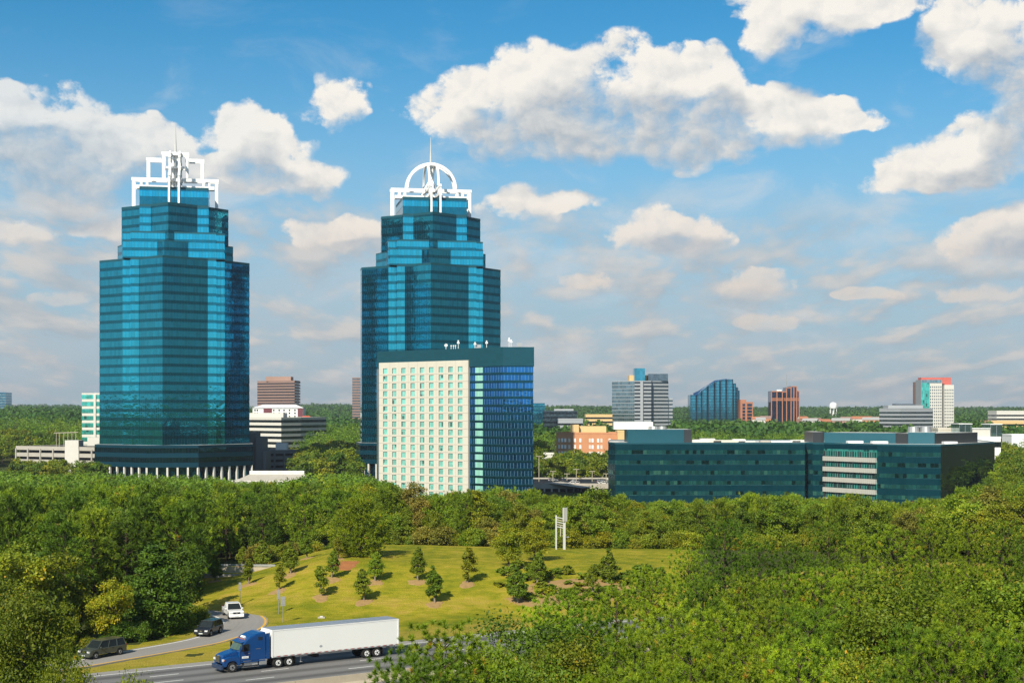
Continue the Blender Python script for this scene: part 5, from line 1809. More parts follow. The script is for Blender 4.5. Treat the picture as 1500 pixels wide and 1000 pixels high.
def tubes_np(segs, n=6):
    V, Fq = [], []
    for (p, q, r0, r1) in segs:
        p, q = np.array(p, float), np.array(q, float)
        d = unit(q - p)
        t = np.array([1.0, 0, 0]) if abs(d[2]) > 0.9 else np.array([0, 0, 1.0])
        x = unit(np.cross(d, t)); y = np.cross(d, x)
        b = len(V)
        for (c, r) in ((p, r0), (q, r1)):
            for k in range(n):
                a = 2 * math.pi * k / n
                V.append(c + (x * math.cos(a) + y * math.sin(a)) * r)
        for k in range(n):
            j = (k + 1) % n
            Fq.append([b + k, b + j, b + n + j, b + n + k])
    return np.array(V), np.array(Fq)


def leaves(C, N, s, rng, aspect=0.62):
    n = len(C)
    r = unit(rng.normal(size=(n, 3)))
    t = unit(np.cross(N, r)); b = np.cross(N, t)
    s = s[:, None]
    V = np.stack([C + t * s * .5, C + b * s * .5 * aspect, C - t * s * .5, C - b * s * .5 * aspect], 1).reshape(-1, 3)
    return V, np.arange(4 * n).reshape(n, 4)


def broad_proto(seed, Ht, Rc, n_lobe, n_cl, n_lf, lf, base=0.22, shape='round', m='leaf', bark='bark', gaps=0.0):
    rng = np.random.default_rng(seed)
    zc0, zc1 = Ht * base, Ht
    cz, hz_ = (zc0 + zc1) / 2, (zc1 - zc0) / 2
    C, N, T = [], [], []
    lob = []
    for i in range(n_lobe):
        for _ in range(50):
            d = unit(rng.normal(size=3))
            f = rng.uniform(0.35, 0.78)
            if shape == 'cone':
                t = rng.uniform(0, 1) ** 0.8
                w = (1 - t) ** 0.75 * (0.25 + min(1, t * 5) * 0.75)
                a = rng.uniform(0, 2 * math.pi)
                p = np.array([math.cos(a) * Rc * w * 0.62, math.sin(a) * Rc * w * 0.62, zc0 + t * (zc1 - zc0) * 0.93])
                rr = Rc * (0.18 + 0.36 * w) * rng.uniform(0.8, 1.1)
            else:
                p = np.array([d[0] * Rc * f, d[1] * Rc * f, cz + d[2] * hz_ * f])
                rr = Rc * rng.uniform(0.34, 0.52)
            if all(np.linalg.norm(p - q) > 0.42 * min(rr, r2) for q, r2 in lob):
                break
        lob.append((p, rr))
    for p, rr in lob:
        tl = rng.uniform(-0.16, 0.16)
        k = max(3, int(n_cl * (rr / Rc) / 0.45))
        cd_ = unit(rng.normal(size=(k, 3)) + np.array([0, 0, 0.25]) + 0.5 * unit(p - np.array([0, 0, cz * 0.8]))[None])
        for d in cd_:
            q = p + d * rr * rng.uniform(0.62, 1.02) * np.array([1, 1, 0.85])
            n = int(n_lf * rng.uniform(0.6, 1.3))
            off = rng.normal(size=(n, 3)) * rr * 0.30 * np.array([1, 1, 0.6])
            C.append(q + off)
            N.append(unit(0.55 * d[None] + np.array([0, 0, 0.45]) + 0.75 * rng.normal(size=(n, 3))))
            T.append(np.clip(0.5 + tl + rng.normal(0, 0.10) + rng.normal(0, 0.14, n), 0, 0.97) + (rng.random(n) < 0.012) * 0.5)
    C, N, T = np.concatenate(C), np.concatenate(N), np.concatenate(T)
    keep = C[:, 2] > Ht * base * 0.55
    C, N, T = C[keep], N[keep], T[keep]
    V, Fq = leaves(C, N, lf * rng.uniform(0.7, 1.3, len(C)), rng)
    crown = np_mesh('crown', V, Fq, [M[m]], tint=np.repeat(np.clip(T, 0, 1), 4))
    r0 = Ht * 0.018 + 0.05
    top = np.array([rng.normal(0, .15), rng.normal(0, .15), zc0 + (zc1 - zc0) * 0.7])
    segs = [((0, 0, -0.6), (0, 0, Ht * base), r0 * 1.25, r0), ((0, 0, Ht * base), top, r0, r0 * 0.3)]
    for p, rr in lob[:12]:
        h0 = np.clip(p[2] * 0.55, Ht * base * 0.8, Ht * 0.7)
        segs.append(((top[0] * h0 / Ht, top[1] * h0 / Ht, h0), p, r0 * 0.45, r0 * 0.15))
    V, Fq = tubes_np(segs)
    return (np_mesh('trunk', V, Fq, [M[bark]], smooth=True), crown, Ht, Rc)


def pine_proto(seed, Ht, Rc, whorls, br, sub, tufts, needles, nl, nw, sl_, base=0.32, near=False):
    rng = np.random.default_rng(seed)
    S, D, T = [], [], []
    r0 = Ht * 0.012 + 0.06
    segs = [((0, 0, -0.6), (0, 0, Ht * 0.5), r0 * 1.2, r0 * 0.8), ((0, 0, Ht * 0.5), (0, 0, Ht * 0.97), r0 * 0.8, 0.04)]
    for w in range(whorls):
        t = (w + rng.uniform(-0.3, 0.3)) / (whorls - 1)
        t = min(max(t, 0), 1)
        h = Ht * (base + (1 - base) * (t * 0.985))
        prof = math.sqrt(max(0.02, 1 - ((t - 0.28) / 0.76) ** 2)) if t > 0.28 else 0.65 + 0.35 * t / 0.28
        nb = max(2, int(round(br * (0.6 + 0.4 * prof))))
        a0 = rng.uniform(0, 6.28)
        for k in range(nb):
            a = a0 + 6.283 * k / nb + rng.normal(0, 0.25)
            L_ = max(0.3, Rc * prof * rng.uniform(0.62, 1.12))
            tilt = rng.uniform(0.05, 0.45) + 0.5 * t * t
            d = np.array([math.cos(a) * math.cos(tilt), math.sin(a) * math.cos(tilt), math.sin(tilt)])
            p0 = np.array([0, 0, h - L_ * math.sin(tilt) * 0.8])
            p1 = p0 + d * L_
            segs.append((p0, p1, 0.03 + 0.010 * L_, 0.012))
            btl = rng.normal(0, 0.10)
            for j in range(sub):
                u = 1.0 - 0.55 * (j / max(1, sub - 1)) * rng.uniform(0.8, 1.0)
                side = np.cross(d, [0, 0, 1]); side /= np.linalg.norm(side) + 1e-6
                c = p0 + d * L_ * u + side * rng.normal(0, 0.20) * L_ * (1.2 - u * 0.5) + np.array([0, 0, rng.normal(0, 0.12)])
                n = max(2, int(tufts * rng.uniform(0.7, 1.3)))
                pos = c + rng.normal(size=(n, 3)) * (np.array([0.38, 0.38, 0.22]) if near else np.array([0.42, 0.42, 0.26])) * (0.5 + 0.16 * Rc)
                S.append(pos)
                D.append(unit((0.55 if near else 0.55) * d[None] + np.array([0, 0, 0.75]) + (0.34 if near else 0.38) * rng.normal(size=(n, 3))))
                T.append(np.clip(0.5 + btl + rng.normal(0, 0.16, n), 0, 0.93) + (rng.random(n) < 0.006) * 0.5)
    S, D, T = np.concatenate(S), np.concatenate(D), np.clip(np.concatenate(T), 0, 1)
    if near:                                   # separate brushes, none nearer than 0.50 m to the next
        o_ = rng.permutation(len(S)); kept = []
        KS = np.zeros((0, 3))
        for i in o_:
            if len(kept) == 0 or np.min(np.sum((KS - S[i]) ** 2, 1)) > 0.50 ** 2:
                kept.append(i); KS = S[kept]
        S, D, T = S[kept], D[kept], T[kept]
    n = len(S)
    k = needles
    u = rng.uniform(0, 1, (n, k, 1))
    rad = unit(rng.normal(size=(n, k, 3)))
    d = unit(D[:, None] * rng.uniform(0.30 if near else 0.55, 1.0, (n, k, 1)) + rad * (0.92 if near else 0.72))
    p = S[:, None] + D[:, None] * u * sl_
    ln = nl * rng.uniform(0.75, 1.2, (n, k, 1))
    q = p + d * ln
    sd_ = unit(np.cross(d, unit(rng.normal(size=(n, k, 3))))) * nw / 2
    V = np.stack([p - sd_, p + sd_, q], 2).reshape(-1, 3)
    Fq = np.arange(n * k * 3).reshape(-1, 3)
    tint = np.repeat(np.clip(T[:, None] + rng.normal(0, 0.05, (n, k)) + (0.35 if near else 0.10) * (u[..., 0] - 0.5), 0, 1).ravel() * 1.0, 3)
    crown = np_mesh('crown', V, Fq, [M['needle']], tint=tint)
    V, Fq = tubes_np(segs, 5)
    return (np_mesh('trunk', V, Fq, [M['bark']], smooth=True), crown, Ht, Rc)


PROTO = {
    # near the camera: leaf and needle sized faces
    'Pn': [pine_proto(10 + i, 16.5, 3.3 + 0.3 * i, 15, 7, 4, 15, 62, 0.27, 0.042, 0.14, 0.30, near=True) for i in range(3)],
    'Bn': [broad_proto(20 + i, 16.5, 4.2, 26, 13, 100, 0.21, 0.3) for i in range(2)],
    # middle distance
    'P': [pine_proto(30 + i, 12.0, 3.2 + 0.25 * i, 12, 5, 3, 5, 15, 0.52, 0.105, 0.45, 0.18) for i in range(4)],
    'B': [broad_proto(40 + i, 11.0, 3.7, 21, 8, 95, 0.35, 0.10) for i in range(4)],
    'C': [broad_proto(50 + i, 12.0, 3.5, 26, 8, 95, 0.35, 0.06, 'cone') for i in range(2)],
    'D': [broad_proto(55, 12.2, 3.6, 36, 11, 90, 0.36, 0.04, 'cone', 'darkleaf')],
    'Bp': [pine_proto(60, 12.0, 5.2, 14, 8, 4, 6, 16, 0.52, 0.10, 0.45, 0.06)],
    # saplings on the slope
    'Y': [broad_proto(70 + i, 4.6, 1.35, 26, 8, 62, 0.21, 0.20, 'cone', 'darkleaf', 'palebark') for i in range(3)],
    'S': [broad_proto(80 + i, 1.0, 0.75, 6, 5, 24, 0.26, 0.05) for i in range(2)],
    'U': [broad_proto(85 + i, 3.2, 2.3, 16, 8, 70, 0.25, 0.02) for i in range(3)],
    # far crowns
    'F': [broad_proto(90 + i, 14.0, 5.6, 15, 6, 30, 1.05, 0.08) for i in range(4)],
}
KNAME = {'Pn': 'pine_tree', 'P': 'pine_tree', 'Bn': 'broadleaf_tree', 'B': 'broadleaf_tree', 'C': 'conical_tree', 'D': 'conical_tree', 'Bp': 'pine_tree', 'Y': 'sapling', 'S': 'shrub', 'U': 'bush', 'F': 'distant_tree'}
HUE = {'green': (1, 1, 1), 'yellow-green': (1.45, 1.15, 1.0), 'olive': (1.15, 1.02, 0.9), 'dark green': (0.58, 0.70, 0.9), 'brownish': (1.45, 0.92, 2.2), 'golden': (1.65, 1.15, 0.9), 'light green': (1.22, 1.2, 1.2), 'dark olive': (0.85, 0.72, 0.8)}
trng = random.Random(77)


def plant(kind, x, y, z, h, color, label, group, wid=1.0):
    tr, cr, Ht, Rc = trng.choice(PROTO[kind])
    k = h / Ht
    root = empty(KNAME[kind], (x, y, z), trng.uniform(0, 6.28), label, {'pine_tree': 'pine tree', 'sapling': 'young tree', 'shrub': 'shrub', 'bush': 'bush'}.get(KNAME[kind], 'tree'), group)
    root.scale = (k * wid, k * wid, k)
    for nm, me in (('trunk', tr), ('crown', cr)):
        o = bpy.data.objects.new(nm, me)
        COL.objects.link(o); o.parent = root
        c = HUE[color]
        o.color = (*c, 1) if nm == 'crown' else (1, 1, 1, 1)
    return root


ORD = ['first', 'second', 'third', 'fourth', 'fifth', 'sixth', 'seventh', 'eighth', 'ninth', 'tenth', 'eleventh', 'twelfth', 'thirteenth', 'fourteenth', 'fifteenth', 'sixteenth', 'seventeenth', 'eighteenth', 'nineteenth', 'twentieth']
TENS = {2: 'twenty', 3: 'thirty', 4: 'forty', 5: 'fifty', 6: 'sixty', 7: 'seventy', 8: 'eighty', 9: 'ninety'}


def ordinal(n):
    if n <= 20: return ORD[n - 1]
    t, u = divmod(n, 10)
    return TENS[t].replace('y', 'ieth') if u == 0 else TENS[t] + '-' + ORD[u - 1]


# saplings on the slope, each in its mulch bed
def patch(name, cx, cy, rx, ry, m, seed, label, cat, group=None, dz=0.05):
    rng = np.random.default_rng(seed)
    n, k = 28, 5
    ph = rng.uniform(0, 6.28, 4)
    V = [(0, 0, float(ground(cx, cy)) + dz + 0.05)]
    for j in range(1, k + 1):
        for i in range(n):
            a = 2 * math.pi * i / n
            w = 1 + 0.16 * math.sin(2 * a + ph[0]) + 0.11 * math.sin(3 * a + ph[1]) + 0.07 * math.sin(5 * a + ph[2]) + 0.05 * math.sin(9 * a + ph[3])
            x, y = math.cos(a) * rx * w * j / k, math.sin(a) * ry * w * j / k
            V.append((x, y, float(ground(cx + x, cy + y)) + (dz if j < k else -0.03) + 0.03 * rng.random()))
    Fc = [[0, 1 + i, 1 + (i + 1) % n] for i in range(n)]
    mb_ = MB()
    z0 = float(ground(cx, cy))
    V = [(x, y, z - z0) for x, y, z in V]
    for f in Fc: mb_.face([V[q] for q in f], m)
    for j in range(1, k):
        for i in range(n):
            a, b = 1 + (j - 1) * n + i, 1 + (j - 1) * n + (i + 1) % n
            mb_.face([V[a], V[a + n], V[b + n], V[b]], m)
    o = mb_.build(name, label=label, cat=cat, group=group)
    o.location = (cx, cy, z0)
    return o


SAP = [(316, 850, 812, 'leftmost, below the bridge rail', 1.3), (354, 829, 800, 'right end of the bridge rail', 1.2), (364, 855, 818, 'third from the left', 1.0), (385, 832, 790, 'just right of the bridge rail', 1.0), (408.8, 864, 825, 'above the widest road sign', 1.0), (426, 840, 794, 'uphill of the widest sign', 1.0), (450, 817, 779, 'under the wood, left of the big pine', 1.0), (471, 873, 829, 'above the lorry cab', 1.0), (485.8, 847, 804, 'left of the red clay patch', 1.0), (495.6, 818, 786, 'touching the big pine on its left', 1.0), (533.4, 879, 832, 'below the red clay patch', 1.0), (549.3, 851, 808, 'right of the red clay patch', 1.0), (611.7, 851, 802, 'upper of the pair above the trailer end', 1.0), (637, 883, 829, 'lower of the pair above the trailer end', 1.0), (684.5, 853, 802, 'middle of the lawn, alone', 1.05), (758.7, 883, 830, 'lower left on the bare mulch bank', 0.98), (786.7, 857, 806, 'upper left on the bare mulch bank', 0.98), (868, 874, 828, 'lower right on the bare mulch bank', 0.98), (890, 855, 803, 'upper right on the bare mulch bank', 0.98)]
for i, (px, pb, pt, w, wd) in enumerate(SAP):
    x, Y, z = hit(px, pb)
    h = (pb - pt) / F * Y * 1.04
    sp_ = plant('Y', x, Y, z - 0.05, h, ('green', 'light green', 'olive', 'green', 'yellow-green')[i % 5], f'young tree on the grassy slope, {w}', 'young trees planted on the slope', wd * (0.84 + 0.06 * (i % 4)))
    sp_.rotation_euler = (R(trng.uniform(-4, 4)), R(trng.uniform(-4, 4)), sp_.rotation_euler[2])
    if px < 700:
        patch('mulch_bed', x, Y - 0.9, 1.25, 1.7, M['mulch'], i, f'mulch bed under the young tree {w}', 'mulch bed', 'mulch beds under the young trees')
x, Y, z = hit(505, 827)
patch('clay_patch', x, Y, 2.5, 3.4, M['clay'], 50, 'bare red clay patch below the big pine', 'bare soil')
x, Y, z = hit(850, 868)
patch('mulch_bank', x - 0.5, Y, 10.0, 7.2, M['mulch'], 51, 'wide bare mulch bank with scattered young shrubs on the right slope', 'mulch bank', dz=0.06)
rg = random.Random(5)
n = 0
for i in range(95):
    px, py = rg.uniform(730, 965), rg.uniform(830, 900)
    if py > 850 + (px - 735) * 0.35 + 20 and px < 800: continue
    x, Y, z = hit(px, py)
    n += 1
    plant('S', x, Y, z, rg.uniform(0.6, 1.25), rg.choice(['green', 'yellow-green', 'green']), 'small leafy shrub on the bare mulch bank', 'young shrubs scattered on the mulch bank', rg.uniform(1.2, 1.9))

# trees in the open
for (kind, px, pb, pt, col_, lab, wd) in (
        ('Bp', 527, 814, 732, 'light green', 'big round pine standing alone on the crest of the lawn', 1.32),
        ('B', 745, 829, 759, 'yellow-green', 'yellow-green tree on the lawn left of the white sign frame, left of its pair', 1.0),
        ('B', 783, 821, 757, 'golden', 'golden tree on the lawn just left of the white sign frame', 1.05)):
    x, Y, z = hit(px, pb)
    h = (pb - pt) / F * Y
    plant(kind, x, Y, z - 0.1, h, col_, lab, None, wd)

# ---- the woods: candidates sorted near to far, those wholly hidden are left out
CAND = []      # (Y, px, kind, h, hue, hero label, wid)
NEAR = [(1062, 766, 'Pn', 17, 1.05), (1008, 806, 'Pn', 15.5, 1.0), (1112, 800, 'Pn', 16, 1.0), (1165, 802, 'Pn', 16, 1.0), (1214, 766, 'Pn', 17, 1.05), (1262, 786, 'Pn', 16, 1.0), (1308, 776, 'Pn', 16.5, 1.1), (1362, 774, 'Pn', 16.4, 1.0), (1418, 772, 'Pn', 16.8, 1.05), (1472, 768, 'Pn', 17, 1.0), (1515, 790, 'Pn', 16, 1.0), (1562, 776, 'Pn', 16.5, 1.1),
        (955, 838, 'Pn', 15.8, 1.0), (1030, 852, 'Pn', 16, 1.0), (1092, 846, 'Pn', 16.5, 1.05), (1150, 850, 'Pn', 16, 1.0), (1203, 842, 'Pn', 16.6, 1.0), (1258, 836, 'Pn', 16, 1.0), (1425, 836, 'Pn', 16.5, 1.0), (1365, 830, 'Pn', 16, 1.0),
        (903, 862, 'Pn', 15.5, 1.0), (832, 868, 'Pn', 15.0, 1.1), (866, 905, 'Pn', 15.8, 1.0), (985, 890, 'Pn', 16.2, 1.0), (1062, 900, 'Pn', 16.5, 1.05), (1125, 892, 'Pn', 16, 1.0), (1185, 905, 'Pn', 16.5, 1.0),
        (1315, 842, 'Bn', 16.8, 1.15), (1490, 826, 'Bn', 17, 1.1), (1405, 885, 'Pn', 16, 1.0), (930, 932, 'Pn', 16, 1.0), (1012, 945, 'Pn', 16.6, 1.0), (1095, 950, 'Pn', 16, 1.0), (1170, 952, 'Pn', 16.5, 1.0), (1245, 950, 'Bn', 15.5, 0.8), (1340, 935, 'Pn', 16.5, 1.0), (1385, 928, 'Pn', 17, 1.0), (1445, 935, 'Pn', 16.5, 1.0), (1500, 922, 'Pn', 17, 1.0),
        (765, 901, 'Bn', 16, 1.0), (802, 893, 'Pn', 15.5, 1.0), (842, 915, 'Bn', 16, 0.95), (648, 926, 'Pn', 16.8, 1.0), (602, 962, 'Pn', 16.2, 0.8), (695, 950, 'Pn', 16.0, 0.95), (640, 985, 'Pn', 16.6, 0.9), (905, 985, 'Pn', 16, 0.9), (985, 992, 'Pn', 16.5, 0.9), (722, 938, 'Bn', 15.5, 0.6), (770, 960, 'Bn', 15.8, 0.8), (1130, 1000, 'Bn', 15.5, 0.7),
        (30, 846, 'Bn', 17, 0.85), (-25, 835, 'Bn', 17, 1.0), (98, 962, 'Bn', 15.5, 0.42), (60, 985, 'Bn', 15.5, 0.5), (200, 984, 'Bn', 15.0, 0.42)]
NHUE = {(1315, 842): 'green', (1490, 826): 'light green', (1245, 950): 'yellow-green', (765, 903): 'olive', (842, 915): 'olive', (722, 938): 'olive', (770, 960): 'green', (1130, 1000): 'golden', (30, 846): 'dark olive', (-25, 835): 'dark olive', (98, 962): 'yellow-green', (60, 985): 'olive', (200, 984): 'yellow-green'}
for (px, py, kd, h, wd) in NEAR:
    Y = (H - h) * F / (py - HOR)
    hue = NHUE.get((px, py), trng.choice(['green', 'light green', 'green', 'dark green']))
    CAND.append((Y, px, kd, h, hue, True, wd * ((1.0 if px < 900 else 0.86) if kd == 'Pn' else 1.0)))
# left wood, front row by the ramp
for (px, Y, kd, pt, hue, wd) in ((606, 308, 'B', 706, 'brownish', 1.0), (628, 300, 'B', 722, 'brownish', 0.9), (582, 300, 'C', 716, 'olive', 1.0), (527, 330, 'B', 703, 'golden', 0.8), (700, 292, 'C', 712, 'yellow-green', 1.0), (864, 296, 'B', 706, 'light green', 1.1), (1448, 522, 'B', 694, 'green', 0.7), (1466, 532, 'B', 676, 'olive', 0.7), (1484, 540, 'B', 658, 'green', 0.75), (1503, 535, 'B', 664, 'dark green', 0.75), (226, 185, 'D', 787, 'dark green', 1.15), (160, 178, 'B', 843, 'golden', 1.0), (258, 220, 'P', 742, 'dark green', 1.0), (118, 179, 'C', 838, 'olive', 1.1), (245, 222, 'P', 735, 'green', 1.1), (60, 175, 'B', 800, 'olive', 1.1), (15, 170, 'B', 795, 'olive', 1.0), (95, 205, 'P', 770, 'dark green', 1.1), (185, 214, 'P', 760, 'dark green', 1.1), (140, 218, 'P', 750, 'green', 1.1), (40, 210, 'B', 770, 'olive', 1.2), (262, 199, 'B', 795, 'dark green', 0.9), (278, 206, 'P', 800, 'dark green', 0.9), (200, 193, 'S', 922, 'yellow-green', 1.5), (96, 173, 'B', 870, 'yellow-green', 0.8), (215, 205, 'B', 850, 'dark green', 1.0), (190, 190, 'C', 835, 'dark green', 1.0)):
    x = X_(px, Y)
    h = Z_(pt, Y) - float(ground(x, Y))
    CAND.append((Y, px, kd, h, hue, True, wd))

CEIL_X = [-100, 0, 60, 130, 150, 260, 330, 345, 400, 450, 520, 556, 562, 600, 640, 690, 720, 775, 790, 830, 860, 890, 930, 1000, 1060, 1130, 1200, 1250, 1300, 1340, 1380, 1420, 1455, 1500, 1600]
CEIL_Y = [688, 686, 690, 688, 690, 692, 696, 702, 703, 690, 690, 694, 700, 716, 722, 716, 708, 716, 722, 724, 716, 722, 730, 732, 728, 720, 728, 722, 734, 735, 728, 712, 705, 700, 700]


def avoid(x, y):
    s_, t_ = sl(x, y)
    if -3.5 < t_ < 43: return True
    if float(ramp_dist(np.array([x]), np.array([y]))[0]) < 6.5: return True
    px = 750 + x / y * F
    if -46 < x < 60 and 185 < y < 288 and px > 292: return True
    return False


def zone(px0, px1, Y0, Y1, sp0, sp1, kinds, hmin, hmax, ceil=None, skip=(), cj=8, stop=None):
    y = Y0
    row = 0
    while y < Y1:
        f = (y - Y0) / (Y1 - Y0)
        sp = sp0 + (sp1 - sp0) * f
        x = X_(px0, y) + (row % 2) * sp / 2
        while x < X_(px1, y):
            xx, yy = x + trng.uniform(-.35, .35) * sp, y + trng.uniform(-.35, .35) * sp
            x += sp
            px = 750 + xx / yy * F
            if avoid(xx, yy): continue
            if any(a < px < b and c < yy < d for a, b, c, d in skip): continue
            g = float(ground(xx, yy))
            h = trng.uniform(hmin, hmax)
            if ceil is not None:
                cy = np.interp(px, ceil[0], ceil[1]) + trng.uniform(0, cj)
                h = min(h, Z_(cy, yy) - g)
            if h < 0.42 * hmin: continue
            kd, hue = trng.choice(kinds)
            CAND.append((yy, px, kd, h, hue, False, sp / (sp0 * 1.0) if False else 1.0))
        y += sp * 0.86
        row += 1


PW = [('P', 'green')] * 5 + [('P', 'dark green')] * 6 + [('B', 'green')] * 2 + [('B', 'olive'), ('C', 'green'), ('B', 'dark green')]
MW = [('B', 'green')] * 4 + [('B', 'olive')] * 2 + [('B', 'yellow-green')] * 2 + [('P', 'green')] * 4 + [('B', 'light green')] * 2 + [('C', 'green')] * 4 + [('C', 'olive')] * 2 + [('C', 'light green')] * 2 + [('C', 'dark green')] * 2 + [('B', 'brownish')]
FW = [('F', 'green')] * 4 + [('F', 'dark green')] * 3 + [('F', 'olive')] * 2 + [('F', 'yellow-green')] * 2
C1 = (CEIL_X, CEIL_Y)
zone(-60, 296, 214, 300, 6.0, 7.0, [('P', 'dark green')] * 5 + [('P', 'green')] * 3 + [('C', 'dark green'), ('B', 'dark green'), ('B', 'green')], 11.5, 15.5, C1)
zone(-60, 585, 300, 690, 7.0, 10.5, PW, 10.5, 14.5, C1, skip=[(545, 790, 540, 700), (325, 470, 640, 690)])
zone(470, 1010, 286, 320, 5.0, 6.0, MW, 6.5, 10.5, C1)
zone(560, 1010, 320, 545, 7.0, 9.5, MW, 9.5, 13.5, C1)
zone(1000, 1640, 262, 545, 6.5, 9.5, MW, 10.5, 15.0, C1)
zone(-60, 130, 830, 1350, 11, 16, FW, 11, 16, ([-60, 20, 60, 118, 130], [602, 604, 606, 606, 640]), skip=[(10, 160, 760, 870)], cj=40)
zone(18, 150, 700, 752, 9, 9, FW, 9, 11, ([0, 60, 70, 95, 100, 120, 150], [668, 668, 664, 664, 690, 668, 672]), cj=6)
zone(441, 524, 700, 1500, 10, 15, FW, 11, 15, ([440, 452, 470, 520], [640, 628, 612, 606]), cj=40)
zone(782, 900, 720, 1250, 10, 14, FW, 10, 15, ([782, 812, 818, 832, 838, 852, 858, 905], [618, 622, 655, 655, 645, 645, 658, 650]), skip=[(800, 925, 860, 960), (840, 890, 760, 800), (782, 815, 790, 825)], cj=22)
zone(1000, 1400, 690, 840, 11, 12, FW, 10, 15, ([1000, 1100, 1190, 1280, 1400], [626, 632, 630, 634, 636]), skip=[(1370, 1480, 740, 810)], cj=12)
zone(1000, 1400, 850, 1250, 11, 16, [('F', 'dark green')], 10, 15, ([1000, 1100, 1190, 1280, 1400], [624, 630, 628, 632, 634]), skip=[(1370, 1480, 740, 810), (1400, 1475, 740, 810)], cj=12)  # cloud shadow over this band put into its dark leaf hue
zone(1452, 1560, 560, 1250, 9, 14, FW, 11, 16, ([1440, 1470, 1500, 1560], [650, 640, 642, 640]), skip=[(1440, 1470, 560, 790), (1475, 1560, 985, 1030)], cj=20)

# undergrowth along the wood edges
for (pts, hmin, hmax, hues) in (
        ([G(60, 962), G(150, 948), G(215, 936), G(262, 921), G(284, 905)], 1.4, 3.2, ['dark green', 'green', 'olive', 'yellow-green', 'dark green']),
        ([(-44, 262), (-30, 284), (0, 285), (35, 284), (62, 280)], 2.0, 4.2, ['green', 'yellow-green', 'olive', 'brownish', 'yellow-green', 'golden'])):
    c_, _s = resample(catmull(pts), 200)
    L_ = _s[-1]; u_ = 0.0
    while u_ < L_:
        i_ = min(int(u_ / L_ * 199), 199)
        x, y = c_[i_][0] + trng.uniform(-1, 1), c_[i_][1] + trng.uniform(0, 2.5)
        CAND.append((y, 750 + x / y * F, 'U', trng.uniform(hmin, hmax), trng.choice(hues), True, trng.uniform(0.8, 1.1)))
        u_ += trng.uniform(1.7, 3.4)
CAND.sort(key=lambda c: c[0])
sky_ = np.full(1700, 1100.0)      # highest row already covered, per photo column (-100..1599)
KEEP = []
OVER = []
cnt = {}
OCC = [(560, 554, 781, 510), (592, 893, 1378, 648), (604, 1378, 1455, 650), (606, 920, 1013, 631), (606, 1192, 1430, 636), (740, 142, 372, 400), (775, 528, 728, 400), (790, 24, 150, 654), (815, 388, 444, 657), (860, 120, 149, 576), (920, 816, 919, 640), (1130, 364, 441, 611)]
for c in CAND:
    Y, px, kd, h, hue, hero, wd = c
    while OCC and OCC[0][0] < Y:
        _, p0_, p1_, r0_ = OCC.pop(0)
        sky_[p0_ + 100:p1_ + 100] = np.minimum(sky_[p0_ + 100:p1_ + 100], r0_)
    x = X_(px, Y)
    g = float(ground(x, Y))
    Rp = PROTO[kd][0]
    rad = Rp[3] * h / Rp[2] * wd / Y * F
    top = HOR - (g + h - H) / Y * F
    hp = h / Y * F
    lo, hi = int(px - rad) + 100, int(px + rad) + 100
    if hi < 92 or lo > 1612: continue
    cols_ = np.arange(max(lo, 0), min(hi, 1699) + 1)
    e = np.sqrt(np.clip(1 - ((cols_ - 100 - px) / max(rad, 1)) ** 2, 0, 1))
    edge = top + hp * 0.45 * (1 - e)
    vis = np.mean(edge < sky_[cols_] - 1.5) if len(cols_) else 0
    if not hero and vis < (0.10 if kd == 'F' else 0.16): continue
    nm = KNAME[kd]
    if not hero and cnt.get(nm, 0) >= 296:
        cnt['over_' + nm] = cnt.get('over_' + nm, 0) + 1
        OVER.append((x, Y, h, kd))
        sky_[cols_] = np.minimum(sky_[cols_], edge + hp * 0.12)
        continue
    cnt[nm] = cnt.get(nm, 0) + 1
    KEEP.append((c, x, g))
    if kd not in 'SU':
        sky_[cols_] = np.minimum(sky_[cols_], edge + hp * 0.12)
MARK = [(-200, 60, 'at the left edge'), (60, 145, 'under the beige garage'), (145, 200, 'under the left tower\'s left side'), (200, 250, 'under the left tower\'s middle'), (250, 310, 'under the left tower\'s colonnade'), (310, 365, 'under the left tower\'s right side'), (365, 440, 'under the striped office'), (440, 525, 'under the gap between towers'), (525, 560, 'under the arched tower\'s foot'), (560, 625, 'under the hotel\'s left windows'), (625, 690, 'under the hotel\'s right windows'), (690, 740, 'under the hotel\'s blue glass'), (740, 785, 'under the hotel\'s right corner'), (785, 890, 'under the parking deck'), (890, 950, 'under the low office\'s left end'), (950, 1010, 'under the low office\'s tall penthouse'), (1010, 1080, 'under the low office\'s left half'), (1080, 1150, 'under the low office\'s middle'), (1150, 1207, 'left of the cream striped bay'), (1207, 1290, 'under the cream striped bay'), (1290, 1380, 'under the office\'s teal right wing'), (1380, 1460, 'under the office\'s dark side'), (1460, 1700, 'at the right edge')]
count = {}
for (c, x, g) in KEEP:
    Y, px, kd, h, hue, hero, wd = c
    mk = next(m for a, b, m in MARK if a <= px < b)
    kindw = 'pine' if kd in ('P', 'Pn') else ('bush' if kd in 'SU' else 'leafy tree')
    key = (mk, kindw)
    count[key] = count.get(key, 0) + 1
    place = 'foreground trees' if Y < 160 else ('wood in front of the buildings' if Y < 560 else 'trees among the buildings')
    hw = {'green': 'mid green', 'light green': 'bright green'}.get(hue, hue)
    lab = f'{hw} {kindw}, {ordinal(count[key])} nearest {mk}'
    plant(kd, x, Y, g - 0.15, h, hue, lab, place, wd)


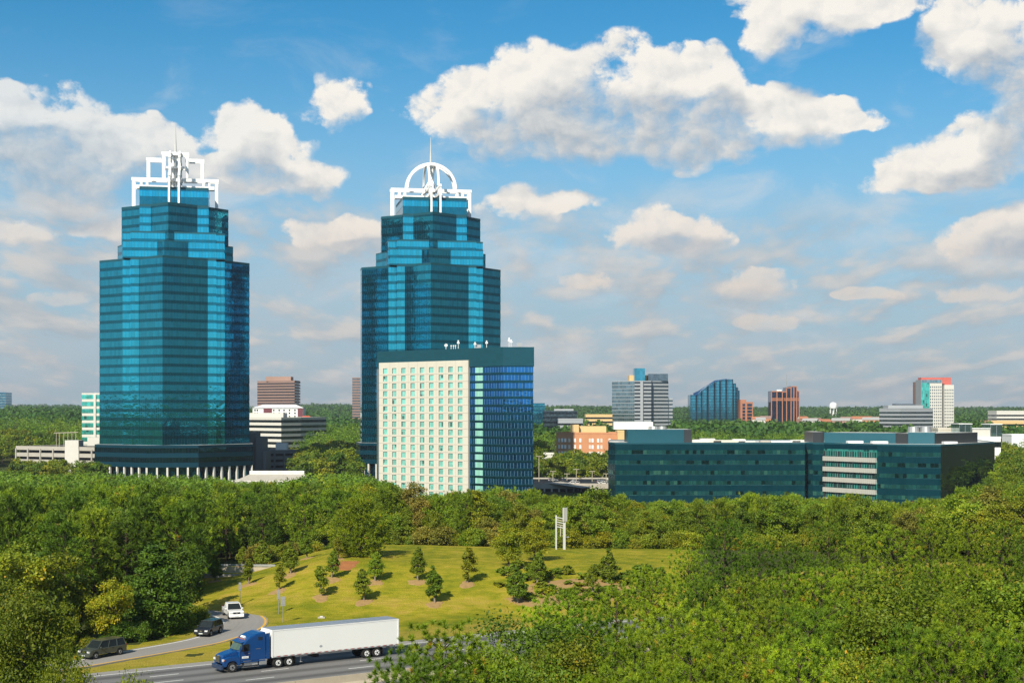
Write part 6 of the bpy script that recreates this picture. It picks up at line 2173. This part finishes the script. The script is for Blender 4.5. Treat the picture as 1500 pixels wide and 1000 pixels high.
# ---- far woods nobody could count, and the woods behind the camera that the glass reflects
def woodland(name, pts, hs, per, lf, seed, kind='stuff'):
    rng = np.random.default_rng(seed)
    pts = np.asarray(pts); hs = np.asarray(hs)
    n = len(pts)
    zg = ground(pts[:, 0], pts[:, 1])
    d = unit(rng.normal(size=(n, per, 3)) + np.array([0, 0, 0.2]))
    f = rng.uniform(0.55, 1.0, (n, per, 1))
    Rr = hs * rng.uniform(0.34, 0.5, n)
    C = np.stack([pts[:, 0], pts[:, 1], zg + hs * 0.56], -1)[:, None] + d * f * np.stack([Rr, Rr, hs * 0.44], -1)[:, None]
    N = unit(d * 0.6 + np.array([0, 0, 0.4]) + 0.6 * rng.normal(size=(n, per, 3)))
    T = np.clip(rng.normal(0.42, 0.16, (n, 1)) + rng.normal(0, 0.10, (n, per)), 0, 0.95)
    s = (lf * rng.uniform(0.7, 1.3, (n, per)) * (hs / 13)[:, None]).ravel()
    V, Fq = leaves(C.reshape(-1, 3), N.reshape(-1, 3), s, rng, 0.8)
    me = np_mesh(name, V, Fq, [M['leaf']], tint=np.repeat(T.ravel(), 4))
    o = bpy.data.objects.new(name, me); COL.objects.link(o)
    o.color = (0.40, 0.55, 1.15, 1) if name == 'woodland' else (0.85, 0.95, 1.0, 1)  # far woods' cloud shadow and haze put into a dark, bluish leaf colour
    return tag(o, 'distant mixed woodland reaching to the horizon' if Y > 0 else None, 'woodland', kind=kind)


if OVER:
    o_ = np.array([(x, y, h) for x, y, h, k in OVER])
    woodland('rear_tree_rows', o_[:, :2], o_[:, 2], 240, 0.95, 5)
rw = np.random.default_rng(8)
P_, Hs_ = [], []
FC = [(-120, 118, 9e9, 592), (118, 160, 9e9, 600), (377, 440, 1900, 593), (440, 455, 1300, 616), (440, 516, 9e9, 590), (796, 856, 1300, 622), (856, 897, 1450, 615), (780, 897, 9e9, 592), (896, 986, 1660, 622), (1010, 1104, 2300, 612), (1130, 1172, 2200, 613), (1104, 1300, 1950, 615), (1286, 1368, 1500, 622), (1342, 1398, 1700, 627), (1455, 1520, 1600, 616), (1450, 1520, 1500, 622), (1215, 1227, 3000, 597)]
y = 1150.0
while y < 9000:
    sp = 12 * (y / 1300) ** 0.9
    xs_ = np.arange(X_(-110, y), X_(1610, y), sp)
    for x in xs_:
        xx, yy = x + rw.uniform(-.4, .4) * sp, y + rw.uniform(-.4, .4) * sp
        px = 750 + xx / yy * F
        if yy < 1420 and (px < 130 or 430 < px < 530): continue
        if any(a < px < b and abs(yy - c) < 45 for a, b, c, _ in FC if c < 1e6): continue
        h = rw.uniform(9, 17) * (1 + (yy > 3000) * 0.3)
        g = float(ground(xx, yy))
        lim = 596 if yy > 2500 else 603
        for a, b, c, r_ in FC:
            if a < px < b and yy < c: lim = max(lim, r_) if c < 1e6 else (min(lim, r_) if yy > 1500 else lim)
        h = min(h, Z_(lim + rw.uniform(-2, 5), yy) - g)
        if h < 4: continue
        P_.append((xx, yy)); Hs_.append(h)
    y += sp * 1.1
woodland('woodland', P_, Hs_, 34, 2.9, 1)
P_, Hs_ = [], []
for r_ in np.geomspace(230, 1500, 30):
    nA = int(2 * math.pi * r_ / 16)
    for k in range(nA):
        a = 2 * math.pi * k / nA + rw.uniform(0, 0.02)
        if math.cos(a) > 0.80: continue
        rr = r_ * rw.uniform(0.96, 1.04)
        if rr > 420 and rw.random() < 0.35: continue
        P_.append((math.sin(a) * rr, math.cos(a) * rr)); Hs_.append(rw.uniform(10, 17))
P_ = np.array(P_); Hs_ = np.array(Hs_)
s_, t_ = sl(P_[:, 0], P_[:, 1])
ok = ~((t_ > -8) & (t_ < 46)) & (np.hypot(P_[:, 0], P_[:, 1]) > 215)
woodland('rear_woodland', P_[ok], Hs_[ok], 22, 3.2, 2)


# ------------------------------------------------------------------ the air itself
m = bpy.data.materials.new('haze')
m.use_nodes = True
t = NT(m.node_tree)
t.n.remove(t.n['Principled BSDF'])
pv = t.new('ShaderNodeVolumePrincipled')
pv.inputs['Color'].default_value = (0.80, 0.88, 1.0, 1)
pv.inputs['Density'].default_value = 0.00006
pv.inputs['Anisotropy'].default_value = 0.2
t.l.new(pv.outputs[0], t.n['Material Output'].inputs['Volume'])
mb = MB()
mb.box((0, 4450, 70), (9000, 9700, 216), m)
hz_o = mb.build('haze', kind='stuff')
